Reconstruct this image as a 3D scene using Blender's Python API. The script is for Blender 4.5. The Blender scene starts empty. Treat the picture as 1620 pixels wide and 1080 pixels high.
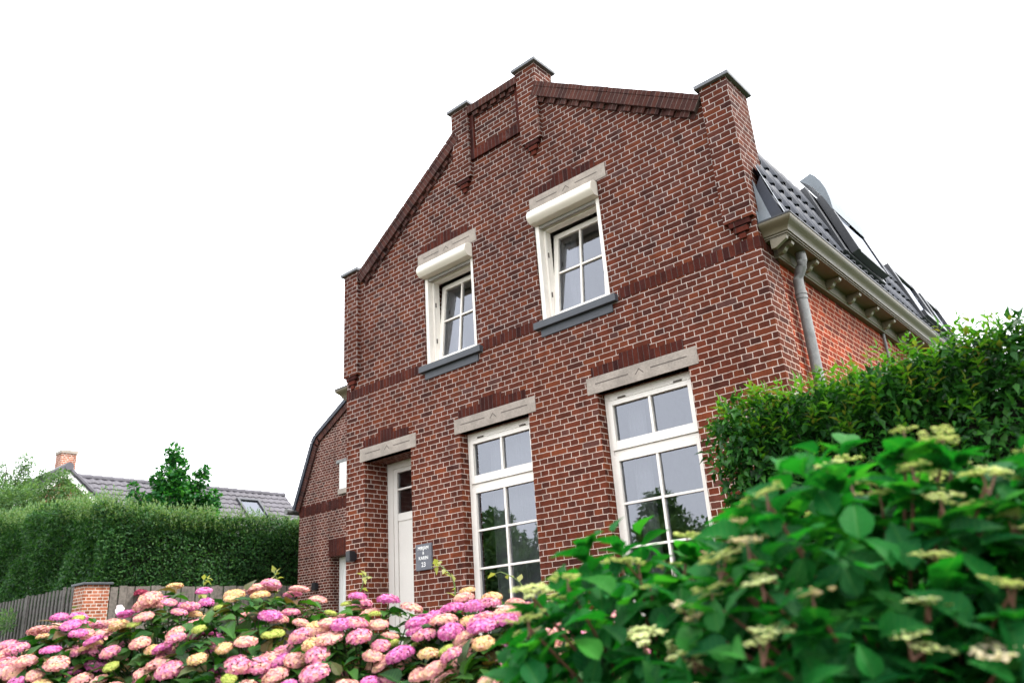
import bpy, math, random
import numpy as np
from mathutils import Vector, Matrix, Euler
random.seed(7); RNG = np.random.default_rng(7)
R = math.radians
SC = bpy.context.scene
COL = SC.collection

# ------------------------------------------------------------------ camera, sky, sun, exposure
cam_d = bpy.data.cameras.new('camera'); cam = bpy.data.objects.new('camera', cam_d); COL.objects.link(cam)
cr = Vector((0.74738526, 0.66101376, -0.06690358)); cu = Vector((0.27817553, -0.21988633, 0.9350232)); cf = Vector((-0.60335201, 0.71743349, 0.34821765))
m = Matrix((cr, cu, -cf)).transposed().to_4x4(); m.translation = Vector((2.39768712, -6.48046099, 0.9471368))
cam.matrix_world = m
cam_d.sensor_width = 36; cam_d.lens = 27.62; cam_d.clip_start = 0.05; cam_d.clip_end = 500
cam_d.dof.use_dof = True; cam_d.dof.focus_distance = 8.0; cam_d.dof.aperture_fstop = 2.1
SC.camera = cam

W = bpy.data.worlds.new('World'); SC.world = W; W.use_nodes = True
nt = W.node_tree; nt.nodes.clear()
sky = nt.nodes.new('ShaderNodeTexSky'); sky.sky_type = 'NISHITA'; sky.sun_disc = False
sky.sun_elevation = R(56); sky.sun_rotation = R(62); sky.air_density = 1.0; sky.dust_density = 4.0; sky.ozone_density = 1.0
hs = nt.nodes.new('ShaderNodeHueSaturation'); hs.inputs['Saturation'].default_value = 0.35
mx = nt.nodes.new('ShaderNodeMix'); mx.data_type = 'RGBA'; mx.inputs[0].default_value = 0.82       # thick bright overcast over the clear sky
mx.inputs[7].default_value = (9.6, 9.75, 10.1, 1)
bg = nt.nodes.new('ShaderNodeBackground'); bg.inputs[1].default_value = 0.1
wo = nt.nodes.new('ShaderNodeOutputWorld')
nt.links.new(sky.outputs[0], hs.inputs['Color']); nt.links.new(hs.outputs[0], mx.inputs[6]); nt.links.new(mx.outputs[2], bg.inputs[0]); nt.links.new(bg.outputs[0], wo.inputs[0])

sun_d = bpy.data.lights.new('sun', 'SUN'); sun_d.energy = 1.5; sun_d.angle = R(14); sun_d.color = (1, 0.95, 0.88)
sun = bpy.data.objects.new('sun', sun_d); COL.objects.link(sun)
sd = Vector((math.sin(R(62)) * math.cos(R(56)), math.cos(R(62)) * math.cos(R(56)), math.sin(R(56))))
sun.rotation_euler = sd.to_track_quat('Z', 'Y').to_euler(); sun.location = (20, 10, 30)
SC.view_settings.view_transform = 'Standard'; SC.view_settings.look = 'None'; SC.view_settings.exposure = 1.9; SC.view_settings.gamma = 1
SC.cycles.max_bounces = 6; SC.cycles.transparent_max_bounces = 12; SC.cycles.caustics_reflective = False; SC.cycles.caustics_refractive = False

# ------------------------------------------------------------------ helpers
def tag(o, label=None, cat=None, group=None, kind=None):
    if label: o['label'] = label
    if cat: o['category'] = cat
    if group: o['group'] = group
    if kind: o['kind'] = kind
    return o
def thing(name, loc, label, cat, group=None):
    o = bpy.data.objects.new(name, None); COL.objects.link(o); o.location = loc; o.empty_display_size = 0.2
    return tag(o, label, cat, group)
def root_loc(p):
    while p is not None and p.parent is not None: p = p.parent
    return Vector(p.location) if p is not None else Vector((0, 0, 0))
class MB:
    def __init__(s): s.v = []; s.f = []; s.uv = []
    def face(s, pts, uv=None):
        pts = [Vector(p) for p in pts]
        if uv is None:
            n = Vector((0, 0, 0))
            for i in range(len(pts)):
                a, b = pts[i], pts[(i + 1) % len(pts)]
                n += Vector(((a.y - b.y) * (a.z + b.z), (a.z - b.z) * (a.x + b.x), (a.x - b.x) * (a.y + b.y)))
            ax = max(range(3), key=lambda k: abs(n[k]))
            uv = [((p.y, p.z) if ax == 0 else (p.x, p.z) if ax == 1 else (p.x, p.y)) for p in pts]
        k = len(s.v); s.v += pts; s.f.append(list(range(k, k + len(pts)))); s.uv += [tuple(q) for q in uv]
    def box(s, a, b, uvf=None, skip=''):
        (x0, y0, z0), (x1, y1, z1) = a, b
        P = lambda i, j, k: Vector(((x0, x1)[i], (y0, y1)[j], (z0, z1)[k]))
        fs = {'-y': [P(0,0,0),P(1,0,0),P(1,0,1),P(0,0,1)], '+y': [P(1,1,0),P(0,1,0),P(0,1,1),P(1,1,1)],
              '-x': [P(0,1,0),P(0,0,0),P(0,0,1),P(0,1,1)], '+x': [P(1,0,0),P(1,1,0),P(1,1,1),P(1,0,1)],
              '-z': [P(0,1,0),P(1,1,0),P(1,0,0),P(0,0,0)], '+z': [P(0,0,1),P(1,0,1),P(1,1,1),P(0,1,1)]}
        for k, q in fs.items():
            if k not in skip.split(): s.face(q, [uvf(p) for p in q] if uvf else None)
    def prism(s, poly, d0, d1, axis='y', uvf=None):
        # poly: list of 2-D points; extruded along axis
        mk = {'y': lambda p, d: Vector((p[0], d, p[1])), 'x': lambda p, d: Vector((d, p[0], p[1])), 'z': lambda p, d: Vector((p[0], p[1], d))}[axis]
        A = [mk(p, d0) for p in poly]; B = [mk(p, d1) for p in poly]; n = len(poly)
        def F(q): s.face(q, [uvf(p) for p in q] if uvf else None)
        F(A); F(B[::-1])
        for i in range(n): F([A[(i+1) % n], A[i], B[i], B[(i+1) % n]])
    def tube(s, pts, r, seg=10, caps=True):
        pts = [Vector(p) for p in pts]; rs = r if isinstance(r, (list, tuple)) else [r] * len(pts); rings = []
        up = Vector((0.3, 0.2, 1)).normalized()
        for i, p in enumerate(pts):
            t = (pts[min(i+1, len(pts)-1)] - pts[max(i-1, 0)]).normalized()
            a = t.cross(up);
            if a.length < 0.05: a = t.cross(Vector((1, 0, 0)))
            a.normalize(); b = t.cross(a)
            rings.append([p + (a * math.cos(2*math.pi*k/seg) + b * math.sin(2*math.pi*k/seg)) * rs[i] for k in range(seg)])
        for i in range(len(pts)-1):
            for k in range(seg):
                s.face([rings[i][k], rings[i][(k+1) % seg], rings[i+1][(k+1) % seg], rings[i+1][k]], [(0,0),(1,0),(1,1),(0,1)])
        if caps:
            s.face(rings[0][::-1], [(0,0)]*seg); s.face(rings[-1], [(0,0)]*seg)
    def build(s, name, mat, parent=None, smooth=False, bevel=0):
        org = root_loc(parent)
        me = bpy.data.meshes.new(name)
        me.from_pydata([v - org for v in s.v], [], s.f)
        ul = me.uv_layers.new(name='UVMap'); ul.data.foreach_set('uv', np.array(s.uv, dtype=np.float32).ravel())
        me.materials.append(mat)
        o = bpy.data.objects.new(name, me); COL.objects.link(o)
        if parent: o.parent = parent
        if smooth or bevel:
            import bmesh
            bm = bmesh.new(); bm.from_mesh(me); bmesh.ops.remove_doubles(bm, verts=bm.verts, dist=1e-5)
            bmesh.ops.recalc_face_normals(bm, faces=bm.faces)
            bm.to_mesh(me); bm.free()
        if smooth:
            me.polygons.foreach_set('use_smooth', [True] * len(me.polygons))
            md = o.modifiers.new('es', 'EDGE_SPLIT'); md.split_angle = R(40)
        if bevel:
            md = o.modifiers.new('bv', 'BEVEL'); md.width = bevel; md.segments = 2; md.limit_method = 'ANGLE'
        return o
def raw_mesh(name, V, F, UV, mat, smooth=False):
    me = bpy.data.meshes.new(name); nf = len(F); k = F.shape[1]
    me.vertices.add(len(V)); me.vertices.foreach_set('co', V.astype(np.float32).ravel())
    me.loops.add(nf * k); me.loops.foreach_set('vertex_index', F.astype(np.int32).ravel())
    me.polygons.add(nf); me.polygons.foreach_set('loop_start', (np.arange(nf) * k).astype(np.int32)); me.polygons.foreach_set('loop_total', np.full(nf, k, dtype=np.int32))
    if UV is not None:
        ul = me.uv_layers.new(name='UVMap'); ul.data.foreach_set('uv', UV[F.ravel()].astype(np.float32).ravel())
    if smooth: me.polygons.foreach_set('use_smooth', np.ones(nf, dtype=bool))
    me.materials.append(mat); me.update(); me.validate()
    return me
def link_mesh(name, me, parent=None, loc=(0, 0, 0)):
    o = bpy.data.objects.new(name, me); COL.objects.link(o); o.location = loc
    if parent: o.parent = parent
    return o

# ------------------------------------------------------------------ materials
def newmat(name):
    mt = bpy.data.materials.new(name); mt.use_nodes = True; n = mt.node_tree; n.nodes.clear()
    out = n.nodes.new('ShaderNodeOutputMaterial'); b = n.nodes.new('ShaderNodeBsdfPrincipled'); n.links.new(b.outputs[0], out.inputs[0])
    return mt, n, b, out
def math_n(n, op, a, b=None):
    k = n.nodes.new('ShaderNodeMath'); k.operation = op
    for i, q in enumerate((a, b)):
        if q is None: continue
        if isinstance(q, (int, float)): k.inputs[i].default_value = q
        else: n.links.new(q, k.inputs[i])
    return k.outputs[0]
def ramp(n, fac, cols, interp='LINEAR'):
    r = n.nodes.new('ShaderNodeValToRGB'); r.color_ramp.interpolation = interp; e = r.color_ramp.elements
    while len(e) < len(cols): e.new(0.5)
    for i, (p, c) in enumerate(cols): e[i].position = p; e[i].color = (*c, 1)
    n.links.new(fac, r.inputs[0]); return r.outputs[0]
def noise(n, vec, scale, detail=3, rough=0.55):
    k = n.nodes.new('ShaderNodeTexNoise'); k.inputs['Scale'].default_value = scale; k.inputs['Detail'].default_value = detail; k.inputs['Roughness'].default_value = rough
    if vec is not None: n.links.new(vec, k.inputs['Vector'])
    return k
def mixc(n, fac, a, b, mode='MIX'):
    k = n.nodes.new('ShaderNodeMix'); k.data_type = 'RGBA'; k.blend_type = mode
    for i, q in ((0, fac), (6, a), (7, b)):
        if isinstance(q, (int, float)): k.inputs[i].default_value = q
        elif isinstance(q, tuple): k.inputs[i].default_value = (*q, 1)
        else: n.links.new(q, k.inputs[i])
    return k.outputs[2]
def brick_mat(name, cols, mortar, course=0.062, length=0.21, gap=0.0043, bond=True, dirt=0.55, bump=0.5, msmooth=0.35, height_tone=0.0):
    mt, n, b, out = newmat(name)
    uv = n.nodes.new('ShaderNodeUVMap'); uv.uv_map = 'UVMap'
    geo = n.nodes.new('ShaderNodeNewGeometry')
    sp = n.nodes.new('ShaderNodeSeparateXYZ'); n.links.new(uv.outputs[0], sp.inputs[0])
    u, v = sp.outputs[0], sp.outputs[1]
    wob = noise(n, geo.outputs['Position'], 22, 2)
    wu = math_n(n, 'MULTIPLY', math_n(n, 'SUBTRACT', wob.outputs['Fac'], 0.5), 0.012)
    wsep = n.nodes.new('ShaderNodeSeparateColor'); n.links.new(wob.outputs['Color'], wsep.inputs[0])
    wv = math_n(n, 'MULTIPLY', math_n(n, 'SUBTRACT', wsep.outputs[1], 0.5), 0.010)
    if bond:   # cross bond: every second pair of courses slides half a brick
        k = math_n(n, 'FLOOR', math_n(n, 'DIVIDE', v, course * 2)); k = math_n(n, 'MODULO', math_n(n, 'ABSOLUTE', k), 2)
        u = math_n(n, 'ADD', u, math_n(n, 'MULTIPLY', k, length / 2))
    cb = n.nodes.new('ShaderNodeCombineXYZ'); n.links.new(math_n(n, 'ADD', math_n(n, 'ADD', u, wu), 50.0 * length), cb.inputs[0]); n.links.new(math_n(n, 'ADD', math_n(n, 'ADD', v, wv), 200 * course), cb.inputs[1])
    br = n.nodes.new('ShaderNodeTexBrick'); n.links.new(cb.outputs[0], br.inputs['Vector'])
    br.inputs['Scale'].default_value = 1; br.inputs['Brick Width'].default_value = length; br.inputs['Row Height'].default_value = course
    br.inputs['Mortar Size'].default_value = gap; br.inputs['Mortar Smooth'].default_value = msmooth
    br.inputs['Color1'].default_value = (0, 0, 0, 1); br.inputs['Color2'].default_value = (1, 1, 1, 1); br.inputs['Mortar'].default_value = (0.5, 0.5, 0.5, 1)
    br.offset = 0.5 if bond else 0.0; br.offset_frequency = 2; br.squash = 0.5 if bond else 1.0; br.squash_frequency = 2
    N = len(cols)
    bc = ramp(n, br.outputs['Color'], [(i / (N - 1), c) for i, c in enumerate(cols)])
    big = noise(n, geo.outputs['Position'], 0.9, 4, 0.6); fine = noise(n, geo.outputs['Position'], 70, 4, 0.7); mid = noise(n, geo.outputs['Position'], 9, 3)
    bc = mixc(n, 0.55, bc, ramp(n, fine.outputs['Fac'], [(0.25, (0.45, 0.45, 0.45)), (0.75, (1.5, 1.5, 1.5))]), 'MULTIPLY')
    bc = mixc(n, 0.5, bc, ramp(n, mid.outputs['Fac'], [(0.3, (0.6, 0.6, 0.62)), (0.7, (1.35, 1.35, 1.33))]), 'MULTIPLY')
    mc = mixc(n, 0.6, mortar, ramp(n, fine.outputs['Fac'], [(0.3, (0.6, 0.58, 0.55)), (0.7, (1.15, 1.15, 1.15))]), 'MULTIPLY')
    mc = mixc(n, 0.7, mc, ramp(n, mid.outputs['Fac'], [(0.25, (0.72, 0.68, 0.65)), (0.58, (1.1, 1.1, 1.1))]), 'MULTIPLY')
    c = mixc(n, br.outputs['Fac'], bc, mc)
    c = mixc(n, dirt, c, ramp(n, big.outputs['Fac'], [(0.3, (0.55, 0.52, 0.52)), (0.7, (1.2, 1.2, 1.2))]), 'MULTIPLY')
    mp = n.nodes.new('ShaderNodeMapping'); mp.inputs['Scale'].default_value = (7.0, 7.0, 0.55); n.links.new(geo.outputs['Position'], mp.inputs['Vector'])
    stk = noise(n, mp.outputs[0], 1.0, 4, 0.65)
    c = mixc(n, dirt, c, ramp(n, stk.outputs['Fac'], [(0.30, (0.48, 0.46, 0.46)), (0.50, (1.0, 1.0, 1.0)), (0.72, (1.28, 1.24, 1.20))]), 'MULTIPLY')
    if height_tone:     # brick colour turns darker and cooler towards the top, broken by noise
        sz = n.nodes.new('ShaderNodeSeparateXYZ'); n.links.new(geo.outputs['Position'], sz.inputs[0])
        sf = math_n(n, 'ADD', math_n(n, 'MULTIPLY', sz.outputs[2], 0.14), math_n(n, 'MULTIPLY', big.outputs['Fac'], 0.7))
        c = mixc(n, height_tone, c, ramp(n, sf, [(0.72, (1.06, 1.05, 1.02)), (1.0, (0.72, 0.78, 0.84))]), 'MULTIPLY')
    blm = noise(n, geo.outputs['Position'], 2.6, 5, 0.7)
    c = mixc(n, math_n(n, 'MULTIPLY', ramp(n, blm.outputs['Fac'], [(0.64, (0, 0, 0)), (0.80, (1, 1, 1))]), dirt * 0.7), c, (0.26, 0.20, 0.19))
    n.links.new(c, b.inputs['Base Color']); b.inputs['Roughness'].default_value = 0.85; b.inputs['Specular IOR Level'].default_value = 0.08
    h = math_n(n, 'ADD', math_n(n, 'MULTIPLY', br.outputs['Fac'], -0.6), math_n(n, 'MULTIPLY', fine.outputs['Fac'], 0.5))
    bp = n.nodes.new('ShaderNodeBump'); bp.inputs['Strength'].default_value = bump; bp.inputs['Distance'].default_value = 0.008
    n.links.new(h, bp.inputs['Height']); n.links.new(bp.outputs[0], b.inputs['Normal'])
    return mt
def plain(name, col, rough=0.6, var=0.25, scale=6, metal=0, bump=0.0, spec=0.4, fine=60):
    mt, n, b, out = newmat(name)
    tc = n.nodes.new('ShaderNodeNewGeometry')
    a = noise(n, tc.outputs['Position'], scale, 5, 0.6); f = noise(n, tc.outputs['Position'], fine, 3)
    c = mixc(n, 1.0, col, ramp(n, a.outputs['Fac'], [(0.3, (1 - var,) * 3), (0.7, (1 + var * 0.5,) * 3)]), 'MULTIPLY')
    c = mixc(n, 0.5, c, ramp(n, f.outputs['Fac'], [(0.3, (1 - var,) * 3), (0.7, (1 + var * 0.5,) * 3)]), 'MULTIPLY')
    n.links.new(c, b.inputs['Base Color']); b.inputs['Metallic'].default_value = metal; b.inputs['Specular IOR Level'].default_value = spec
    n.links.new(math_n(n, 'ADD', math_n(n, 'MULTIPLY', a.outputs['Fac'], 0.25), rough - 0.12), b.inputs['Roughness'])
    if bump:
        bp = n.nodes.new('ShaderNodeBump'); bp.inputs['Strength'].default_value = bump; bp.inputs['Distance'].default_value = 0.01
        n.links.new(f.outputs['Fac'], bp.inputs['Height']); n.links.new(bp.outputs[0], b.inputs['Normal'])
    return mt
def glass_mat(name, ior=2.0, tint=(0.72, 0.75, 0.8), refl=(0.92, 0.94, 1.0)):
    mt, n, b, out = newmat(name); n.nodes.remove(b)
    fr = n.nodes.new('ShaderNodeFresnel'); fr.inputs[0].default_value = ior
    t = n.nodes.new('ShaderNodeBsdfTransparent'); t.inputs[0].default_value = (*tint, 1)
    g = n.nodes.new('ShaderNodeBsdfGlossy'); g.inputs['Roughness'].default_value = 0.0; g.inputs['Color'].default_value = (*refl, 1)
    geo = n.nodes.new('ShaderNodeNewGeometry'); w = noise(n, geo.outputs['Position'], 2.2, 1)
    bp = n.nodes.new('ShaderNodeBump'); bp.inputs['Strength'].default_value = 0.06; bp.inputs['Distance'].default_value = 0.02; n.links.new(w.outputs['Fac'], bp.inputs['Height']); n.links.new(bp.outputs[0], g.inputs['Normal'])
    mi = n.nodes.new('ShaderNodeMixShader'); n.links.new(fr.outputs[0], mi.inputs[0]); n.links.new(t.outputs[0], mi.inputs[1]); n.links.new(g.outputs[0], mi.inputs[2]); n.links.new(mi.outputs[0], out.inputs[0])
    return mt
def leaf_mat(name, cols, rough=0.45, trans=0.3, tcol=None, spec=0.4, veins=False):
    mt, n, b, out = newmat(name)
    geo = n.nodes.new('ShaderNodeNewGeometry')
    c = ramp(n, geo.outputs['Random Per Island'], [(i / (len(cols) - 1), q) for i, q in enumerate(cols)])
    if veins:
        uv = n.nodes.new('ShaderNodeUVMap'); uv.uv_map = 'UVMap'; sp = n.nodes.new('ShaderNodeSeparateXYZ'); n.links.new(uv.outputs[0], sp.inputs[0])
        au = math_n(n, 'ABSOLUTE', sp.outputs[0]); s_ = math_n(n, 'SUBTRACT', sp.outputs[1], math_n(n, 'MULTIPLY', au, 0.45))
        vv = math_n(n, 'PINGPONG', math_n(n, 'MULTIPLY', s_, 8.0), 0.5)
        ve = math_n(n, 'MAXIMUM', math_n(n, 'SUBTRACT', 1.0, math_n(n, 'MULTIPLY', vv, 9.0)), math_n(n, 'SUBTRACT', 1.0, math_n(n, 'MULTIPLY', au, 22.0)))
        ve = math_n(n, 'MAXIMUM', ve, 0.0)
        c = mixc(n, math_n(n, 'MULTIPLY', ve, 0.18), c, (0.10, 0.26, 0.05))
        bp = n.nodes.new('ShaderNodeBump'); bp.inputs['Strength'].default_value = 0.35; bp.inputs['Distance'].default_value = 0.004; bp.invert = True
        n.links.new(ve, bp.inputs['Height']); n.links.new(bp.outputs[0], b.inputs['Normal'])
    n.links.new(c, b.inputs['Base Color']); b.inputs['Roughness'].default_value = rough; b.inputs['Specular IOR Level'].default_value = spec
    tr = n.nodes.new('ShaderNodeBsdfTranslucent')
    tc = mixc(n, 1.0, c, tcol or (1.6, 1.7, 0.7), 'MULTIPLY'); n.links.new(tc, tr.inputs[0])
    mi = n.nodes.new('ShaderNodeMixShader'); mi.inputs[0].default_value = trans
    n.links.new(b.outputs[0], mi.inputs[1]); n.links.new(tr.outputs[0], mi.inputs[2]); n.links.new(mi.outputs[0], out.inputs[0])
    return mt
M = {}
RED = [(0.055, 0.0185, 0.0140), (0.080, 0.0220, 0.0135), (0.108, 0.0270, 0.0145), (0.126, 0.0300, 0.0150), (0.100, 0.0265, 0.0155), (0.165, 0.0420, 0.0180), (0.088, 0.0250, 0.0165), (0.125, 0.0330, 0.0180), (0.090, 0.037, 0.030)]
M['brick'] = brick_mat('facade_brick', RED, (0.58, 0.475, 0.42), height_tone=0.85)
M['brick_orange'] = brick_mat('side_brick', [(0.075, 0.012, 0.008), (0.15, 0.020, 0.008), (0.22, 0.028, 0.009), (0.27, 0.040, 0.012), (0.12, 0.020, 0.011), (0.19, 0.026, 0.009)], (0.56, 0.44, 0.34))
M['brick_dark'] = brick_mat('soldier_brick', [(0.032, 0.010, 0.009), (0.058, 0.014, 0.010), (0.078, 0.018, 0.011), (0.042, 0.012, 0.011), (0.090, 0.020, 0.012)], (0.085, 0.060, 0.054), course=0.062, length=0.9, gap=0.004, bond=False)
M['brick_cope'] = brick_mat('coping_brick', [(0.038, 0.019, 0.018), (0.060, 0.025, 0.021), (0.080, 0.030, 0.023), (0.050, 0.024, 0.022), (0.098, 0.036, 0.026)], (0.13, 0.10, 0.09), course=0.062, length=0.9, gap=0.004, bond=False)
M['brick_annex'] = brick_mat('annex_brick', [(0.04, 0.012, 0.010), (0.08, 0.02, 0.014), (0.11, 0.027, 0.018), (0.07, 0.018, 0.014), (0.125, 0.034, 0.02)], (0.52, 0.41, 0.36), gap=0.0065, msmooth=0.35)
M['brick_post'] = brick_mat('post_brick', [(0.20, 0.06, 0.03), (0.32, 0.10, 0.05), (0.40, 0.15, 0.09), (0.26, 0.08, 0.04)], (0.55, 0.48, 0.43), gap=0.009)
M['stone'] = plain('lintel_stone', (0.33, 0.285, 0.245), 0.85, 0.32, 4, bump=0.25)
M['groove'] = plain('carved_groove', (0.10, 0.08, 0.07), 0.9, 0.1)
M['blue'] = plain('bluestone', (0.060, 0.066, 0.078), 0.55, 0.25, 8, bump=0.1)
M['cap'] = plain('cap_stone', (0.165, 0.170, 0.185), 0.7, 0.25, 7, bump=0.2)
M['cream'] = plain('cream_paint', (0.82, 0.775, 0.71), 0.4, 0.10, 3, spec=0.45)
M['door'] = plain('door_paint', (0.74, 0.71, 0.66), 0.45, 0.05, 3)
M['shutter'] = plain('cream_aluminium', (0.72, 0.67, 0.58), 0.32, 0.05, 3, spec=0.6)
M['rail'] = plain('guide_rail_grey', (0.32, 0.31, 0.29), 0.5, 0.1)
M['olive'] = plain('cornice_paint', (0.108, 0.090, 0.053), 0.42, 0.14, 4, spec=0.45)
M['olive_light'] = plain('bracket_paint', (0.155, 0.13, 0.083), 0.42, 0.12, 5, spec=0.45)
M['zinc'] = plain('zinc', (0.19, 0.19, 0.185), 0.5, 0.35, 9, metal=0.3)
M['zinc_light'] = plain('zinc_sheet', (0.21, 0.235, 0.26), 0.5, 0.2, 7, metal=0.2)
M['tile'] = plain('glazed_tile', (0.017, 0.022, 0.037), 0.45, 0.45, 3, spec=0.34)
M['tile_far'] = plain('concrete_tile', (0.088, 0.083, 0.098), 0.6, 0.3, 1.5)
M['rust'] = plain('rusty_board', (0.085, 0.040, 0.026), 0.8, 0.4, 20)
M['black'] = plain('black_metal', (0.018, 0.019, 0.022), 0.4, 0.2, 6)
M['anthracite'] = plain('anthracite_frame', (0.030, 0.032, 0.038), 0.38, 0.2, 6, spec=0.6)
M['darkroom'] = plain('room_plaster', (0.42, 0.42, 0.40), 0.9, 0.1)
M['curtain'] = plain('curtain_cloth', (0.62, 0.60, 0.60), 0.9, 0.1)
M['glass'] = glass_mat('window_glass', 2.25, (0.72, 0.75, 0.8), (0.86, 0.90, 1.0))
M['sky_glass'] = glass_mat('skylight_glass', 2.6, (0.2, 0.22, 0.25), (0.86, 0.90, 1.0))
M['slate'] = plain('plaque_slate', (0.125, 0.13, 0.15), 0.6, 0.2, 20, bump=0.1)
M['white'] = plain('white_paint', (0.8, 0.79, 0.77), 0.45, 0.06)
M['wood'] = plain('weathered_wood', (0.155, 0.135, 0.118), 0.85, 0.5, 14, bump=0.3, fine=120)
M['wood_dark'] = plain('weathered_dark_wood', (0.112, 0.102, 0.096), 0.85, 0.5, 14, bump=0.3, fine=120)
M['bark'] = plain('bark', (0.10, 0.075, 0.055), 0.9, 0.4, 20, bump=0.5)
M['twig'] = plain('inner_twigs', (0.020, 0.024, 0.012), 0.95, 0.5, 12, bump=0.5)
M['stem'] = plain('green_stem', (0.10, 0.16, 0.04), 0.6, 0.3, 20)
M['stem_dark'] = plain('dark_stem', (0.035, 0.055, 0.018), 0.7, 0.3, 20)
M['red_stem'] = plain('reddish_stem', (0.13, 0.06, 0.035), 0.6, 0.3, 20)
M['bin'] = plain('green_plastic', (0.018, 0.040, 0.036), 0.45, 0.2, 8)
M['soil'] = plain('garden_soil', (0.045, 0.034, 0.026), 0.95, 0.4, 6, bump=0.6)
M['pave'] = brick_mat('clinker_paving', [(0.10, 0.07, 0.06), (0.16, 0.10, 0.085), (0.13, 0.10, 0.09), (0.19, 0.12, 0.10)], (0.10, 0.095, 0.085), course=0.10, length=0.2, gap=0.004)
M['grass'] = plain('lawn', (0.035, 0.075, 0.02), 0.95, 0.5, 8, bump=0.8)
M['terracotta'] = plain('dark_pot', (0.05, 0.03, 0.03), 0.6, 0.2)

# ------------------------------------------------------------------ ground
g = MB(); g.face([(-250, -250, 0), (250, -250, 0), (250, 250, 0), (-250, 250, 0)]); tag(g.build('ground', M['grass']), kind='structure')
g = MB(); g.face([(-60, -12, 0.004), (60, -12, 0.004), (60, -5.9, 0.004), (-60, -5.9, 0.004)]); tag(g.build('pavement', M['pave']), kind='structure')
g = MB(); g.face([(-6.5, -5.85, 0.008), (4.5, -5.85, 0.008), (4.5, -2.2, 0.008), (-6.5, -2.2, 0.008)]); tag(g.build('garden_bed', M['soil']), kind='structure')
g = MB(); g.face([(-14.0, -2.15, 0.012), (0.2, -2.15, 0.012), (0.2, 0, 0.012), (-14.0, 0, 0.012)]); tag(g.build('path', M['pave']), kind='structure')

# ------------------------------------------------------------------ the brick house
H = thing('brick_house', (-3.05, 0, 0), 'two storey dark red brick house with a stepped mansard gable and cream windows', 'house')
XL = -6.11
OP = {'door': (-5.73, -4.82, 0.30, 3.20), 'mid': (-3.96, -2.89, 0.95, 3.20), 'right': (-1.97, -0.90, 0.95, 3.20),
      'ul': (-4.50, -3.60, 4.18, 5.586), 'ur': (-2.60, -1.665, 4.18, 5.586)}
DEPTH = {'door': 0.40, 'mid': 0.13, 'right': 0.13, 'ul': 0.12, 'ur': 0.12}
w = MB()
xs = sorted({XL, 0.0} | {q for o in OP.values() for q in o[:2]}); zs = sorted({0.0, 5.60} | {q for o in OP.values() for q in o[2:]})
for i in range(len(xs) - 1):
    for j in range(len(zs) - 1):
        cx, cz = (xs[i] + xs[i+1]) / 2, (zs[j] + zs[j+1]) / 2
        if any(o[0] < cx < o[1] and o[2] < cz < o[3] for o in OP.values()): continue
        for y, rev in ((0, False), (0.33, True)):
            q = [(xs[i], y, zs[j]), (xs[i+1], y, zs[j]), (xs[i+1], y, zs[j+1]), (xs[i], y, zs[j+1])]
            w.face(q[::-1] if rev else q)
for k, (a, b, c, d) in OP.items():
    e = DEPTH[k]; e2 = max(e, 0.33)
    w.face([(a, 0, c), (a, e2, c), (a, e2, d), (a, 0, d)]); w.face([(b, e2, c), (b, 0, c), (b, 0, d), (b, e2, d)])
    w.face([(a, 0, d), (a, e2, d), (b, e2, d), (b, 0, d)]); w.face([(a, e2, c), (a, 0, c), (b, 0, c), (b, e2, c)])
gp = [(XL, 5.60), (0, 5.60), (0, 5.80), (-0.20, 5.82), (-2.40, 7.28), (-2.40, 7.50), (-3.72, 7.50), (-3.72, 7.28), (-5.91, 5.82), (XL, 5.80)]
w.face([(x, 0, z) for x, z in gp]); w.face([(x, 0.33, z) for x, z in gp[::-1]])
# quoin returns and the left side wall, the back
w.face([(0, 0, 0), (0, 0.38, 0), (0, 0.38, 4.40), (0, 0, 4.40)]); w.face([(0, 0.38, 0), (-0.016, 0.38, 0), (-0.016, 0.38, 4.40), (0, 0.38, 4.40)])
w.face([(0, 0.0, 4.40), (0, 0.33, 4.40), (0, 0.33, 5.8), (0, 0.0, 5.8)])
w.face([(XL, 7.9, 0), (XL, 0, 0), (XL, 0, 4.4), (XL, 7.9, 4.4)]); w.face([(XL, 0.33, 4.40), (XL, 0, 4.40), (XL, 0, 5.8), (XL, 0.33, 5.8)])
w.face([(0, 7.9, 0), (XL, 7.9, 0), (XL, 7.9, 4.4), (-5.9, 7.9, 5.6), (-3.05, 7.9, 7.5), (-0.2, 7.9, 5.6), (0, 7.9, 4.4)])
w.build('facade_wall', M['brick'], H)
w = MB(); w.face([(-0.016, 0.38, 0), (-0.016, 7.9, 0), (-0.016, 7.9, 4.4), (-0.016, 0.38, 4.4)]); w.build('side_wall', M['brick_orange'], H)

def band(mb, x0, x1, z0, z1, y0, y1=0.02):     # upright bricks: v runs along x
    mb.box((x0, y0, z0), (x1, y1, z1), uvf=lambda p: (p.z, p.x + p.y))
for x0, x1 in ((XL, -4.58), (-3.50, -2.63)): b_ = MB(); band(b_, x0, x1, 4.115, 4.232, -0.004); b_.build('belt_course', M['brick_dark'], H)
b_ = MB(); band(b_, -1.56, 0.0035, 4.115, 4.232, -0.004)
b_.box((-0.05, 0.02, 4.115), (0.0035, 0.38, 4.232), uvf=lambda p: (p.z, p.y + p.x))
b_.build('belt_course', M['brick_dark'], H)
b_ = MB(); band(b_, -3.50, -2.63, 6.73, 6.865, -0.035); band(b_, -3.50, -3.43, 6.865, 7.42, -0.022); band(b_, -2.70, -2.63, 6.865, 7.42, -0.022)
b_.build('panel_frame', M['brick_dark'], H)
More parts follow.
